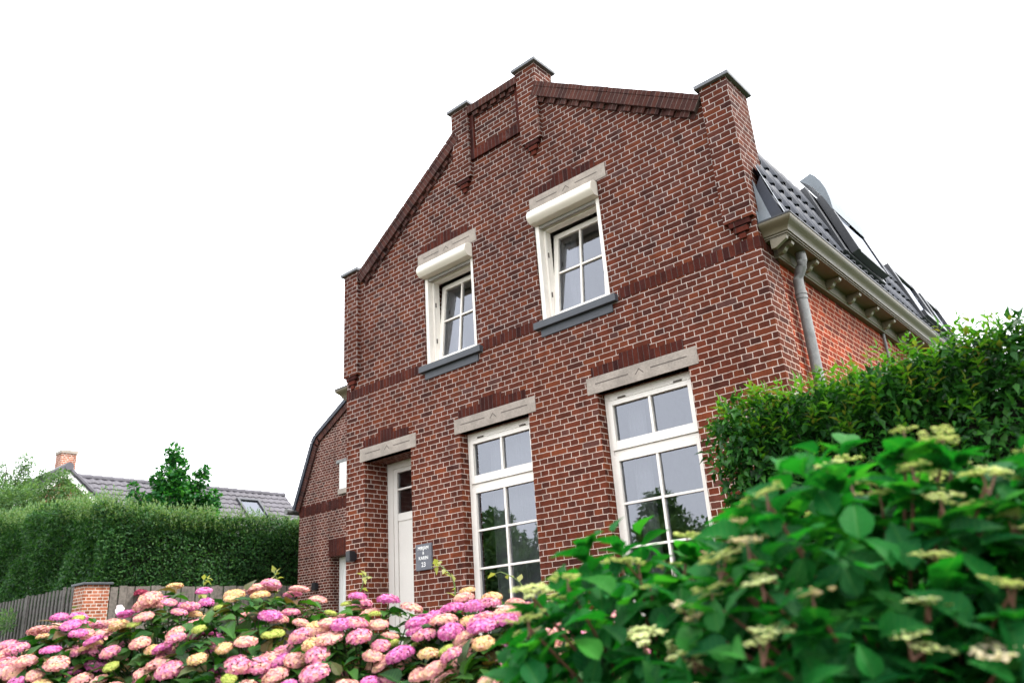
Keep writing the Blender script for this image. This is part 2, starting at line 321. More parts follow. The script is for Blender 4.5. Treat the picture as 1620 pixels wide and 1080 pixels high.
# sloping copings with dentils
def slope_cope(x0, z0, x1, z1):
    d = Vector((x1 - x0, 0, z1 - z0)); L = d.length; d.normalize(); n = Vector((-d.z, 0, d.x)) if d.x > 0 else Vector((d.z, 0, -d.x))
    P0 = Vector((x0, 0, z0))
    def slab(mb, s0, s1, h0, h1, y0, y1):
        c = lambda s, h: P0 + d * s + n * h
        pts = [c(s0, h0), c(s1, h0), c(s1, h1), c(s0, h1)]
        def uvf(p):
            q = p - P0; return (q.dot(n) + p.y, q.dot(d))
        mb.prism([(p.x, p.z) for p in pts], y0, y1, 'y', uvf)
    a = MB(); slab(a, 0, L, -0.175, -0.058, -0.062, 0.3); o = a.build('verge_band', M['brick_cope'], H)
    a = MB()
    k = 0; s = 0
    while s < L - 0.02:
        slab(a, s, min(s + 0.2, L), -0.055, random.uniform(-0.002, 0.004), -0.066 - random.uniform(0, 0.004), 0.3); s += 0.208
    a.build('verge_capping', M['brick_cope'], o)
    a = MB(); s = 0.06
    while s < L - 0.06:
        slab(a, s, min(s + 0.105, L), -0.236 - random.uniform(0, 0.006), -0.1755, -0.034, 0.01); s += 0.197
    slab(a, 0, L, -0.240, -0.1755, -0.010, 0.01)
    a.build('verge_dentils', M['brick_cope'], o)
slope_cope(-0.285, 5.925, -2.335, 7.285); slope_cope(-5.825, 5.925, -3.775, 7.285)
a = MB(); band(a, -3.50, -2.63, 7.435, 7.545, -0.062, 0.3); o = a.build('coping_band', M['brick_cope'], H)
a = MB()
for i in range(5): a.box((-3.42 + i * 0.16, -0.04, 7.375), (-3.325 + i * 0.16, 0.01, 7.432), uvf=lambda p: (p.z, p.x))
a.box((-3.43, -0.01, 7.36), (-2.70, 0.01, 7.434)); a.build('coping_dentils', M['brick_cope'], o)
# pillars
def pillar(x0, x1, z0, z1, yb):
    a = MB(); a.box((x0, -0.056, z0), (x1, yb, z1)); o = a.build('pillar', M['brick'], H)
    c = (x0 + x1) / 2; a = MB()
    for k, (hw, y) in enumerate(((0.105, -0.046), (0.07, -0.036), (0.034, -0.022))):
        a.box((c - hw, y, z0 - 0.062 * (k + 1) + 0.008), (c + hw, 0.01, z0 - 0.062 * k - 0.001), uvf=lambda p: (p.x - c + 0.052, p.z - z0))
    a.build('corbel', M['brick_dark'], o)
    a = MB(); e = 0.042; zt = z1 + 0.042; cy = (yb - 0.056) / 2
    B = [(x0 - e, -0.056 - e), (x1 + e, -0.056 - e), (x1 + e, yb + e), (x0 - e, yb + e)]
    for i in range(4):
        p, q = B[i], B[(i + 1) % 4]
        a.face([(*p, z1), (*q, z1), (*q, zt), (*p, zt)]); a.face([(*p, zt), (*q, zt), (c, cy, zt + 0.05)])
    a.face([(*p, z1) for p in B[::-1]])
    a.build('cap_stone', M['cap'], o, bevel=0.004)
pillar(-0.29, 0.006, 4.43, 5.985, 0.40); pillar(-6.116, -5.82, 4.43, 5.985, 0.40)
pillar(-2.635, -2.335, 6.50, 7.585, 0.29); pillar(-3.80, -3.50, 6.50, 7.585, 0.29)

# lintels with carved lines and the stepped soldier bricks over them
def lintel(x0, x1, z0, z1):
    a = MB(); a.box((x0, -0.008, z0), (x1, 0.10, z1)); o = a.build('lintel', M['stone'], H, bevel=0.004)
    c = (x0 + x1) / 2; wd = x1 - x0; zc = z0 + (z1 - z0) * 0.56; a = MB()
    for s in (-1, 1):
        xa, xb = sorted((c + s * 0.13, c + s * (wd / 2 - 0.11))); a.box((xa, -0.0095, zc - 0.005), (xb, -0.002, zc + 0.005))
        a.prism([(c, zc + 0.030), (c, zc + 0.018), (c + s * 0.042, zc - 0.026), (c + s * 0.052, zc - 0.026)][::s], -0.0095, -0.002)
    a.build('carved_line', M['groove'], o)
    a = MB(); t = wd - 0.20; x = x0 + 0.07
    hs_ = [0.105, 0.168, 0.105]
    for k, h in enumerate(hs_): band(a, x + t * k / 3, x + t * (k + 1) / 3 - 0.0005, z1 + 0.002, z1 + h, -0.0035 - 0.0005 * k)
    a.build('soldier_arch', M['brick_dark'], o)
lintel(-5.82, -4.72, 3.20, 3.378); lintel(-4.04, -2.78, 3.20, 3.378); lintel(-2.08, -0.79, 3.20, 3.378)
lintel(-4.59, -3.52, 5.586, 5.765); lintel(-2.63, -1.535, 5.586, 5.765)

# ground-floor windows
def bars(mb, x0, x1, z0, z1, wl, wr, wb, wt, y0, y1):
    mb.box((x0, y0, z0), (x0 + wl, y1, z1)); mb.box((x1 - wr, y0, z0), (x1, y1, z1))
    mb.box((x0 + wl, y0, z0), (x1 - wr, y1, z0 + wb)); mb.box((x0 + wl, y0, z1 - wt), (x1 - wr, y1, z1))
def tall_window(x0, x1, z0, z1, cw=0.20):
    f = MB(); bars(f, x0 + 0.002, x1 - 0.002, z0 + 0.002, z1 - 0.002, 0.045, 0.045, 0.06, 0.075, 0.13, 0.22); f.box((x0 + 0.047, 0.133, 2.555), (x1 - 0.047, 0.22, 2.60))
    o = f.build('window', M['cream'], H, bevel=0.004); xa, xb = x0 + 0.049, x1 - 0.049; xm = (xa + xb) / 2
    s = MB(); bars(s, xa, xb, 2.603, 3.115, 0.05, 0.05, 0.09, 0.05, 0.112, 0.17); s.box((xm - 0.014, 0.118, 2.69), (xm + 0.014, 0.166, 3.067)); s.build('transom_sash', M['cream'], o, bevel=0.003)
    s = MB(); bars(s, xa, xb, z0 + 0.065, 2.552, 0.05, 0.05, 0.08, 0.062, 0.122, 0.18); s.box((xm - 0.014, 0.127, z0 + 0.14), (xm + 0.014, 0.176, 2.495))
    for z in (2.07, 1.655, 1.24): s.box((xa + 0.047, 0.130, z - 0.012), (xm - 0.0145, 0.174, z + 0.012)); s.box((xm + 0.0145, 0.130, z - 0.012), (xb - 0.047, 0.174, z + 0.012))
    s.build('main_sash', M['cream'], o, bevel=0.003)
    p = MB(); p.face([(xa + 0.04, 0.15, 2.68), (xb - 0.04, 0.15, 2.68), (xb - 0.04, 0.15, 3.075), (xa + 0.04, 0.15, 3.075)]); p.build('glass_pane', M['glass'], o)
    p = MB(); p.face([(xa + 0.04, 0.155, z0 + 0.13), (xb - 0.04, 0.155, z0 + 0.13), (xb - 0.04, 0.155, 2.50), (xa + 0.04, 0.155, 2.50)]); p.build('glass_pane', M['glass'], o)
    h = MB()
    for x in (xa + 0.12, xb - 0.20): h.box((x, 0.118, 3.128), (x + 0.09, 0.1305, 3.142))
    h.build('ventilation_slot', M['groove'], o)
    s = MB(); s.box((x0 - 0.06, -0.06, z0 - 0.08), (x1 + 0.06, 0.16, z0 - 0.001)); s.build('sill', M['blue'], o, bevel=0.004)
    c = MB(); n = int(150 * cw)       # net curtain hanging inside, pulled to one side
    for i in range(n):
        xi = lambda t: x0 + 0.06 + cw * t
        y = lambda t: 0.45 + 0.03 * math.sin(t * 130 * cw)
        t0, t1 = i / n, (i + 1) / n
        c.face([(xi(t0), y(t0), z0), (xi(t1), y(t1), z0), (xi(t1), y(t1), 3.1), (xi(t0), y(t0), 3.1)])
    c.build('curtain', M['curtain'], o, smooth=True)
tall_window(*OP['mid'], 0.95); tall_window(*OP['right'])

# upper tilted windows with roller shutters
def tilt_window(x0, x1, z0, z1):
    f = MB(); bars(f, x0 + 0.002, x1 - 0.002, z0 + 0.002, 5.40, 0.085, 0.085, 0.05, 0.06, 0.10, 0.20)
    o = f.build('window', M['cream'], H, bevel=0.004)
    for xg in (x0 + 0.004, x1 - 0.058): g_ = MB(); g_.box((xg, 0.02, z0), (xg + 0.054, 0.098, 5.39)); g_.build('guide_rail', M['cream'], o, bevel=0.003)
    g_ = MB(); g_.box((x0 + 0.059, 0.03, 5.352), (x1 - 0.059, 0.06, 5.388)); g_.build('shutter_end_slat', M['rail'], o)
    # shutter box: a quarter-round cassette with end plates
    prof = [(-0.005, 5.575), (-0.035, 5.575)] + [(-0.035 - 0.095 * math.sin(t), 5.46 + 0.115 * math.cos(t)) for t in [k * math.pi / 16 for k in range(1, 9)]] + [(-0.13 + 0.01, 5.43), (-0.075, 5.392), (0.095, 5.392), (0.095, 5.575)]
    s = MB(); s.prism(prof, x0 + 0.006, x1 - 0.006, 'x'); s.build('shutter_box', M['shutter'], o, smooth=True)
    # sash tilted inwards at the top
    xa, xb = x0 + 0.088, x1 - 0.088; za, zb = z0 + 0.055, 5.335; hh = zb - za; tilt = R(6.5)
    s = MB(); bars(s, xa, xb, 0, hh, 0.065, 0.065, 0.07, 0.065, 0, 0.055); xm = (xa + xb) / 2; zm = hh * 0.52
    s.box((xm - 0.012, 0.006, 0.07), (xm + 0.012, 0.05, hh - 0.065)); s.box((xa + 0.065, 0.007, zm - 0.012), (xm - 0.0125, 0.049, zm + 0.012)); s.box((xm + 0.0125, 0.007, zm - 0.012), (xb - 0.065, 0.049, zm + 0.012))
    p = MB(); p.face([(xa + 0.06, 0.03, 0.065), (xb - 0.06, 0.03, 0.065), (xb - 0.06, 0.03, hh - 0.06), (xa + 0.06, 0.03, hh - 0.06)])
    for q in (s, p):
        q.v = [Vector((v.x, 0.135 + v.y * math.cos(tilt) + v.z * math.sin(tilt), za + v.z * math.cos(tilt) - v.y * math.sin(tilt))) for v in q.v]
    s.build('tilted_sash', M['cream'], o, bevel=0.003); p.build('glass_pane', M['glass'], o)
    h = MB()
    for z in (4.5, 5.0): h.box((x0 + 0.0855, 0.12, z), (x0 + 0.094, 0.135, z + 0.06))
    h.build('hinge', M['groove'], o)
    s = MB(); s.box((x0 - 0.075, -0.062, 4.098), (x1 + 0.09, 0.12, 4.179)); so = s.build('sill', M['blue'], o, bevel=0.004)
    s = MB(); s.box((x0 - 0.01, -0.014, 4.005), (x1 + 0.015, 0.02, 4.096)); s.build('sill_apron', M['blue'], o, bevel=0.003)
    c = MB(); n = 24
    for i in range(n):
        xi = lambda t: x0 + 0.05 + 0.24 * t
        y = lambda t: 0.42 + 0.035 * math.sin(t * 22)
        t0, t1 = i / n, (i + 1) / n
        c.face([(xi(t0), y(t0), z0), (xi(t1), y(t1), z0), (xi(t1), y(t1), 5.4), (xi(t0), y(t0), 5.4)])
    c.build('curtain', M['curtain'], o, smooth=True)
tilt_window(*OP['ul']); tilt_window(*OP['ur'])

# door deep in its recess
x0, x1 = -5.73, -4.82
f = MB(); bars(f, x0 + 0.002, x1 - 0.002, 0.30, 3.197, 0.11, 0.11, 0.05, 0.085, 0.385, 0.46); o = f.build('door', M['door'], H, bevel=0.004)
d = MB(); bars(d, x0 + 0.114, x1 - 0.114, 0.36, 3.11, 0.075, 0.075, 0.10, 0.055, 0.395, 0.45); d.box((x0 + 0.19, 0.397, 2.42), (x1 - 0.19, 0.448, 2.52)); d.box((x0 + 0.19, 0.408, 0.46), (x1 - 0.19, 0.44, 2.42)); d.box((x0 + 0.19, 0.40, 2.82), (x1 - 0.19, 0.446, 2.845))
d.build('door_leaf', M['door'], o, bevel=0.004)
p = MB(); p.face([(x0 + 0.18, 0.425, 2.51), (x1 - 0.18, 0.425, 2.51), (x1 - 0.18, 0.425, 3.06), (x0 + 0.18, 0.425, 3.06)]); p.build('glass_pane', M['glass'], o)
h = MB(); h.tube([(x1 - 0.16, 0.39, 1.35), (x1 - 0.16, 0.35, 1.35), (x1 - 0.16, 0.35, 1.38), (x1 - 0.27, 0.35, 1.38)], 0.011); h.build('handle', M['zinc'], o)
s = MB(); s.box((x0 + 0.002, -0.25, 0.15), (x1 - 0.002, 0.384, 0.299)); s.box((x0 - 0.1, -0.5, 0.012), (x1 + 0.1, -0.001, 0.149)); s.build('door_step', M['blue'], o)
# plain dim rooms behind the windows
r_ = MB()
for xa, xb, z0, z1 in ((-6.0, -0.1, 0.31, 3.72), (-5.4, -0.7, 3.95, 5.62)):
    r_.box((xa, 0.335, z0), (xb, 4.2, z1), skip='-y')
r_.build('inner_rooms', M['darkroom'], H)
a = MB(); a.box((-4.66, 0.34, 0.35), (-4.60, 4.2, 3.7)); a.box((-2.5, 0.34, 0.35), (-2.44, 4.2, 3.7)); a.box((-3.1, 0.34, 3.98), (-3.04, 4.2, 5.6)); a.build('inner_partition', M['darkroom'], H)

# cornice gutter (both sides), brackets, downpipe
def cornice(side):
    mir = (lambda x: x) if side > 0 else (lambda x: XL - x)
    prof = [(0.300, 4.352), (0.312, 4.352), (0.312, 4.335), (0.305, 4.318), (0.288, 4.300), (0.266, 4.282), (0.250, 4.262), (0.243, 4.243), (0.240, 4.232), (0.228, 4.230), (0.228, 4.214), (0.216, 4.212), (0.216, 4.200), (0.056, 4.200), (0.050, 4.19), (0.050, 4.105), (0.040, 4.098), (0.040, 4.085), (-0.016, 4.085)]
    a = MB()
    for i in range(len(prof) - 1):
        (d0, z0), (d1, z1) = prof[i], prof[i + 1]
        def P(d, z, k): return [(mir(0.0025), 0.335 - d, z), (mir(d), 0.335 - d, z), (mir(d), 7.9, z)][k]
        for k in (0, 1):
            if k == 0 and max(d0, d1) < 0.03: continue
            q = [P(d0, z0, k), P(d0, z0, k + 1), P(d1, z1, k + 1), P(d1, z1, k)]
            a.face(q, [(0, 0), (1, 0), (1, 1), (0, 1)])
    o = a.build('cornice', M['olive'], H, smooth=True)
    a = MB(); a.box((min(mir(0.002), mir(0.318)), 0.018, 4.353), (max(mir(0.002), mir(0.318)), 0.035, 4.368)); xa, xb = sorted((mir(0.296), mir(0.318))); a.box((xa, 0.035, 4.353), (xb, 7.9, 4.368)); a.box((min(mir(0), mir(0.296)), 0.035, 4.340), (max(mir(0), mir(0.296)), 7.9, 4.3505)); a.build('gutter_lip', M['black'], o)
    for k in range(12 if side > 0 else 2):
        y = 0.26 + 0.61 * k; pr = [(0.0505, 4.1995), (0.195, 4.1995), (0.198, 4.185), (0.190, 4.165), (0.165, 4.155), (0.150, 4.160), (0.130, 4.150), (0.115, 4.128), (0.090, 4.112), (0.0505, 4.108)]
        b2 = MB(); b2.prism([(mir(px), pz) for px, pz in pr], y, y + 0.065, 'y'); b2.build('bracket', M['olive_light'], o, bevel=0.003)
    return o
co = cornice(1); cornice(-1)
b2 = MB(); b2.prism([(0.05, 4.1995), (0.21, 4.1995), (0.20, 4.17), (0.09, 4.11), (0.05, 4.11)], 0.12, 0.165, 'y'); b2.build('bracket', M['olive_light'], co)
px_, py_ = 0.062, 0.62
d = MB(); d.tube([(0.135, py_, 4.199), (0.135, py_, 4.12), (0.120, py_, 4.06), (0.085, py_, 4.0), (px_, py_, 3.94), (px_, py_, 3.85), (px_, py_, 0.0)], 0.05, 16)
dp = d.build('downpipe', M['zinc'], H, smooth=True)
for z in (3.74, 1.7):
    d = MB(); d.tube([(px_, py_, z), (px_, py_, z + 0.03)], 0.057, 16); d.tube([(px_, py_, z + 0.045), (px_, py_, z + 0.075)], 0.057, 16); d.build('pipe_collar', M['zinc'], dp, smooth=True)
d = MB(); d.tube([(0.012, 3.42, 4.08), (0.012, 3.42, 0.5)], 0.018, 8); d.build('conduit', M['zinc'], H, smooth=True)

# roof: pantiles on the steep slope, flatter slopes above
def pantiles(P0, u, v, nu, nv, pu, pv, amp=0.020, lift=0.028, samples=6, skip=()):
    P0, u, v = Vector(P0), Vector(u).normalized(), Vector(v).normalized(); n = u.cross(v)
    if n.z < 0: n = -n
    V = []; F = []; UV = []
    for j in range(nv):
        base = len(V); ns = nu * samples + 1
        jl = [random.uniform(-0.003, 0.003) for _ in range(nu + 1)]
        for r, (vv, lf) in enumerate(((-0.055, lift + 0.004), (-0.05, lift + 0.012), (pv, 0.006))):
            for i in range(ns):
                t = i / samples; ph = (t % 1.0)
                h = amp * (1 + math.cos(2 * math.pi * (ph - 0.12))) * (1.0 if ph < 0.55 else 0.75) + jl[int(t)]
                p = P0 + u * (t * pu) + v * (j * pv + vv) + n * (h + lf); V.append(p[:]); UV.append((t, j))
        for r in range(2):
            for i in range((skip[j] if j < len(skip) else 0), ns - 1): F.append((base + r * ns + i, base + r * ns + i + 1, base + (r + 1) * ns + i + 1, base + (r + 1) * ns + i))
    return np.array(V), np.array(F), np.array(UV, dtype=float)
pit = R(73); sl = Vector((-math.cos(pit), 0, math.sin(pit))); EV = Vector((0.172, 0.34, 4.385)); LS = 1.30
rf = MB(); bx = EV.x - LS * math.cos(pit); bz = EV.z + LS * math.sin(pit); mxr = XL - bx
rf.face([(EV.x - 0.01, 0.335, EV.z - 0.02), (EV.x - 0.01, 7.9, EV.z - 0.02), (bx - 0.01, 7.9, bz), (bx - 0.01, 0.335, bz)])
rf.face([(bx, 0.335, bz), (bx, 7.9, bz), (-3.055, 7.9, 7.52), (-3.055, 0.335, 7.52)])
rf.face([(XL - bx, 7.9, bz), (XL - bx, 0.335, bz), (-3.055, 0.335, 7.52), (-3.055, 7.9, 7.52)])
rf.face([(XL - EV.x, 7.9, EV.z), (XL - EV.x, 0.335, EV.z), (XL - bx, 0.335, bz), (XL - bx, 7.9, bz)])
ro = rf.build('roof', M['anthracite'], H)
V, F, UV = pantiles((EV.x, 0.10, EV.z), (0, 1, 0), sl, 38, 4, 0.204, 0.325, skip=(0, 1, 5, 7)); V -= np.array(H.location); o = link_mesh('roof_tiles', raw_mesh('roof_tiles', V, F, UV, M['tile'], True), ro)
def on_roof(y, q, h): return Vector((EV.x, y, EV.z)) + sl * q + Vector((math.sin(pit), 0, math.cos(pit))) * h
fl = MB(); fl.prism([(0.0095, 4.372), (0.125, 4.372), (0.030, 4.76), (0.0095, 4.86)], 0.085, 0.098, 'y'); fl.face([(0.010, 0.05, 4.372), (0.235, 0.05, 4.372), (0.235, 0.133, 4.376), (0.010, 0.133, 4.376)]); fl.face([(0.0085, 0.03, 4.37), (0.0085, 0.085, 4.37), (0.0085, 0.085, 4.50), (0.0085, 0.03, 4.50)]); fl.face([on_roof(0.098, -0.02, 0.072), on_roof(0.14, -0.02, 0.072), on_roof(0.12, 0.62, 0.072), on_roof(0.098, 0.62, 0.072)]); fl.build('zinc_flashing', M['zinc_light'], ro)
vb = MB(); vb.prism([(0.126, 4.372), (0.230, 4.392), (0.090, 4.86), (0.031, 4.762)], 0.088, 0.097, 'y'); vb.build('verge_board', M['tile'], ro)

def skylight(y0, y1, hood):
    nn = Vector((math.sin(pit), 0, math.cos(pit)))
    def P(y, s, h): return Vector((EV.x, y, EV.z)) + sl * s + nn * h
    def blk(mb, ya, yb, s0, s1, h0, h1):
        c = [P(y, s, h) for y in (ya, yb) for s in (s0, s1) for h in (h0, h1)]
        for q in ((0,1,3,2),(5,4,6,7),(4,5,1,0),(2,3,7,6),(1,5,7,3),(4,0,2,6)): mb.face([c[i] for i in q])
    a = MB(); s0, s1 = 0.30, 1.28
    blk(a, y0, y0 + 0.11, s0, s1, 0, 0.105); blk(a, y1 - 0.11, y1, s0, s1, 0, 0.105); blk(a, y0 + 0.11, y1 - 0.11, s0, s0 + 0.09, 0, 0.10); blk(a, y0 + 0.11, y1 - 0.11, s1 - 0.09, s1, 0, 0.10)
    o = a.build('skylight', M['anthracite'], ro, bevel=0.004)
    if hood:
        a = MB(); h0 = 0.11
        blk(a, y0 + 0.22, y0 + 0.30, s0 + 0.03, s1 - 0.1, h0, h0 + 0.09); blk(a, y1 - 0.16, y1 - 0.10, s0 + 0.03, s1 - 0.1, h0, h0 + 0.09); blk(a, y0 + 0.30, y1 - 0.16, s0 + 0.03, s0 + 0.10, h0, h0 + 0.08)
        a.build('raised_sash', M['anthracite'], o, bevel=0.004)
        p = MB(); p.face([P(y0 + 0.29, s0 + 0.09, h0 + 0.078), P(y1 - 0.15, s0 + 0.09, h0 + 0.078), P(y1 - 0.15, s1, h0 + 0.078), P(y0 + 0.29, s1, h0 + 0.078)]); p.build('glass_pane', M['sky_glass'], o)
        # curved zinc hood bending over the break of the roof
        out = [P(0, s1 - 0.34, h0 + 0.095), P(0, s1 - 0.20, h0 + 0.130), P(0, s1 - 0.06, h0 + 0.150), P(0, s1 + 0.07, h0 + 0.150), P(0, s1 + 0.17, h0 + 0.130), P(0, s1 + 0.235, h0 + 0.100)]
        inn = [p - nn * q for p, q in zip(out, (0.012, 0.05, 0.085, 0.115, 0.14, 0.15))]
        ya, yb = y0 + 0.215, y1 - 0.09
        Y = lambda p, y: Vector((p.x, y, p.z))
        a = MB()
        for i in range(5):
            a.face([Y(out[i], ya), Y(out[i], yb), Y(out[i+1], yb), Y(out[i+1], ya)])
            a.face([Y(inn[i], ya), Y(inn[i+1], ya), Y(inn[i+1], yb), Y(inn[i], yb)])
            a.face([Y(out[i], ya), Y(out[i+1], ya), Y(inn[i+1], ya), Y(inn[i], ya)]); a.face([Y(out[i+1], yb), Y(out[i], yb), Y(inn[i], yb), Y(inn[i+1], yb)])
        a.face([Y(out[5], ya), Y(out[5], yb), Y(inn[5], yb), Y(inn[5], ya)])
        a.build('zinc_hood', M['zinc_light'], o, smooth=True)
    else:
        p = MB(); p.face([P(y0 + 0.10, s0 + 0.08, 0.075), P(y1 - 0.10, s0 + 0.08, 0.075), P(y1 - 0.10, s1 - 0.08, 0.075), P(y0 + 0.10, s1 - 0.08, 0.075)]); p.build('glass_pane', M['sky_glass'], o)
        a = MB(); blk(a, y0 + 0.06, y1 - 0.02, s0 + 0.02, s0 + 0.12, 0.106, 0.15); a.build('sash_rail', M['anthracite'], o)
skylight(2.03, 3.45, True); skylight(5.10, 6.35, False); skylight(6.72, 7.75, False)

# things fixed to the house front
t = thing('name_plaque', (-4.615, 0, 1.865), 'grey slate name plaque with white lettering between the front door and a tall window', 'plaque')
a = MB(); a.box((-4.75, -0.024, 1.715), (-4.48, 0, 2.012)); a.build('slab', M['slate'], t, bevel=0.003)
for txt, z, sz in (('MIRJAM', 1.945, 0.056), ('&', 1.893, 0.046), ('KARIN', 1.832, 0.056), ('23', 1.752, 0.074)):
    cu_ = bpy.data.curves.new('lettering', 'FONT'); cu_.body = txt; cu_.size = sz; cu_.align_x = 'CENTER'; cu_.extrude = 0.0012; cu_.offset = 0.0008
    to = bpy.data.objects.new('lettering', cu_); me = bpy.data.meshes.new_from_object(to); bpy.data.objects.remove(to)
    me.materials.clear(); me.materials.append(M['white']); o = link_mesh('lettering', me, t, (0, -0.0255, z - 1.865)); o.rotation_euler = (R(90), 0, 0)
def wall_lamp(x, y, z, w_, h_, label):
    t = thing('wall_lamp', (x, y, z), label, 'lamp', 'black lamps on the brick walls')
    a = MB(); a.box((x - w_/2, y - 0.12, z - h_/2), (x + w_/2, y - 0.03, z + h_/2)); a.build('lamp_body', M['black'], t, bevel=0.006)
    a = MB(); a.box((x - w_*0.4, y - 0.03, z - h_*0.3), (x + w_*0.4, y, z + h_*0.3)); a.build('mounting_plate', M['black'], t)
    a = MB(); a.box((x - w_*0.36, y - 0.11, z - h_/2 - 0.004), (x + w_*0.36, y - 0.04, z - h_/2 + 0.002)); a.build('lens', M['rail'], t)
wall_lamp(-5.92, 0, 2.01, 0.085, 0.13, 'small black box lamp on the brick beside the front door')

# ------------------------------------------------------------------ the annex set back on the left
A = thing('brick_annex', (-11.0, 4.76, 0), 'set back brick side building with a rounded mansard gable behind the front corner', 'building')
AX0, AX1, AY = -14.2, -7.8, 4.76; mA = lambda x: AX0 + AX1 - x
out = [(AX0, 4.20), (-13.52, 5.72), (-11.0, 7.05), (mA(-13.52), 5.72), (AX1, 4.20)]
w = MB(); dx0, dx1, dz = -12.97, -11.7, 2.88; wx0, wx1, wz0, wz1 = -12.56, -11.7, 4.36, 4.98
for a_, b_, c_, d_ in ((AX0, dx0, 0, dz), (dx1, AX1, 0, dz), (AX0, AX1, dz, 4.20)): w.face([(a_, AY, c_), (b_, AY, c_), (b_, AY, d_), (a_, AY, d_)])
w.face([(x, AY, z) for x, z in [(AX0, 4.20), (AX1, 4.20), (mA(-13.52), 5.72), (-11.0, 7.05), (-13.52, 5.72)]])
w.face([(dx0, AY, 0), (dx0, AY + 0.36, 0), (dx0, AY + 0.36, dz), (dx0, AY, dz)]); w.face([(dx0, AY, dz), (dx0, AY + 0.36, dz), (dx1, AY + 0.36, dz), (dx1, AY, dz)]); w.face([(dx1, AY + 0.36, 0), (dx1, AY, 0), (dx1, AY, dz), (dx1, AY + 0.36, dz)])
w.face([(AX0, 12, 0), (AX0, AY, 0), (AX0, AY, 4.2), (AX0, 12, 4.2)]); w.face([(AX1, AY, 0), (AX1, 12, 0), (AX1, 12, 4.2), (AX1, AY, 4.2)])
w.build('wall', M['brick_annex'], A)
a = MB(); band(a, AX0 - 0.003, AX1 + 0.003, 3.95, 4.16, AY - 0.006, AY + 0.02); a.build('belt_course', M['brick_dark'], A)
a = MB(); a.box((-12.99, AY - 0.012, 2.88), (-11.67, AY + 0.02, 3.27), uvf=lambda p: (p.z, p.x + p.y)); a.build('lintel', M['brick_dark'], A)
a = MB(); bars(a, dx0 + 0.002, dx1 - 0.002, 0.002, dz - 0.003, 0.12, 0.12, 0.05, 0.1, AY + 0.28, AY + 0.35); a.box((dx0 + 0.122, AY + 0.30, 0.052), (dx1 - 0.122, AY + 0.34, dz - 0.103)); a.build('door', M['white'], A)
a = MB(); a.box((wx0, AY - 0.05, wz0), (wx1, AY - 0.008, wz1)); o = a.build('roller_shutter', M['white'], A, bevel=0.004)
a = MB(); a.box((wx0 - 0.12, AY - 0.06, wz1 + 0.003), (wx1 + 0.1, AY - 0.002, wz1 + 0.07)); a.build('shutter_cap', M['zinc'], o)
a = MB(); a.box((wx0 - 0.02, AY - 0.08, wz0 - 0.12), (wx1 + 0.1, AY - 0.002, wz0 - 0.003)); a.build('sill', M['stone'], o)
def strip(mb, pts, t0, t1, y0, y1):
    for i in range(len(pts) - 1):
        p, q = Vector((pts[i][0], 0, pts[i][1])), Vector((pts[i+1][0], 0, pts[i+1][1])); d = (q - p).normalized(); n = Vector((-d.z, 0, d.x)); L0 = 10 * i
        c = [p + n * t0, q + n * t0, q + n * t1, p + n * t1]
        mb.prism([(k.x, k.z) for k in c], y0, y1, 'y', lambda r, p=p, d=d, n=n: ((r - p).dot(n) + r.y, (r - p).dot(d)))
curve = [(-14.32, 4.14), (-13.62, 5.66), (-13.50, 5.80), (-11.0, 7.13), (mA(-13.50), 5.80), (mA(-13.62), 5.66), (mA(-14.32), 4.14)]
a = MB(); strip(a, curve, -0.17, -0.02, AY - 0.05, AY + 0.1); a.build('verge_band', M['brick_cope'], A)
a = MB(); strip(a, curve, -0.02, 0.08, AY - 0.09, 12.0); a.build('roof', M['tile'], A)
a = MB(); a.tube([(-14.48, AY - 0.2, 4.12), (-14.48, 12, 4.12)], 0.075, 10); a.build('gutter', M['zinc'], A, smooth=True)
wall_lamp(-13.42, AY, 2.28, 0.12, 0.16, 'small black spot lamp low on the wall of the set back side building')

# ------------------------------------------------------------------ fence, post and bin on the left
def planks(along, a0, a1, fixed, z0, z1, pw, gap, th, mat, name, label, post_at):
    lo, hi = min(a0, a1), max(a0, a1)
    rt = thing(name, ((lo + hi) / 2, fixed, 0) if along == 'x' else (fixed, (lo + hi) / 2, 0), label, 'fence', 'weathered wooden fences behind the flowers')
    mb = MB(); s = lo; k = 0
    while s < hi:
        e = min(s + pw, hi); off = (0.030 if k % 2 else 0.0); zt = z1 + random.uniform(-0.015, 0.012)
        if along == 'x': mb.box((s, fixed - off - th, z0), (e, fixed - off, zt))
        else: mb.box((fixed + off, s, z0), (fixed + off + th, e, zt))
        s = e + gap; k += 1
    mb.build('board_panel', mat, rt)
    r_ = MB()
    for z in (0.5, 1.3, 2.05):
        if along == 'x': r_.box((lo, fixed + 0.003, z), (hi, fixed + 0.05, z + 0.09))
        else: r_.box((fixed - 0.05, lo, z), (fixed - 0.003, hi, z + 0.09))
    r_.build('rail', mat, rt)
    for s in post_at:
        q = MB()
        if along == 'x': q.box((s - 0.045, fixed - 0.075, 0), (s + 0.045, fixed - 0.048, z1 + 0.03))
        else: q.box((fixed - 0.14, s - 0.045, 0), (fixed - 0.052, s + 0.045, z1 + 0.02))
        q.build('post', mat, rt)
    return rt
planks('x', -27, -14.78, 0.12, 0.08, 2.42, 0.085, 0.012, 0.02, M['wood_dark'], 'wooden_fence', 'dark weathered board fence running left from the brick post under the hedge', (-24.6, -22.2, -19.8, -17.4, -15.4))
planks('y', 0.50, 4.74, -14.30, 0.08, 2.37, 0.145, 0.016, 0.022, M['wood'], 'wooden_fence', 'grey wide board fence between the brick post and the side building', (1.5, 2.8, 4.0))
t = thing('brick_post', (-14.52, 0.24, 0), 'square orange brick fence post with a flat dark cap stone', 'post')
a = MB(); a.box((-14.76, 0.0, 0), (-14.28, 0.48, 2.40)); a.build('shaft', M['brick_post'], t)
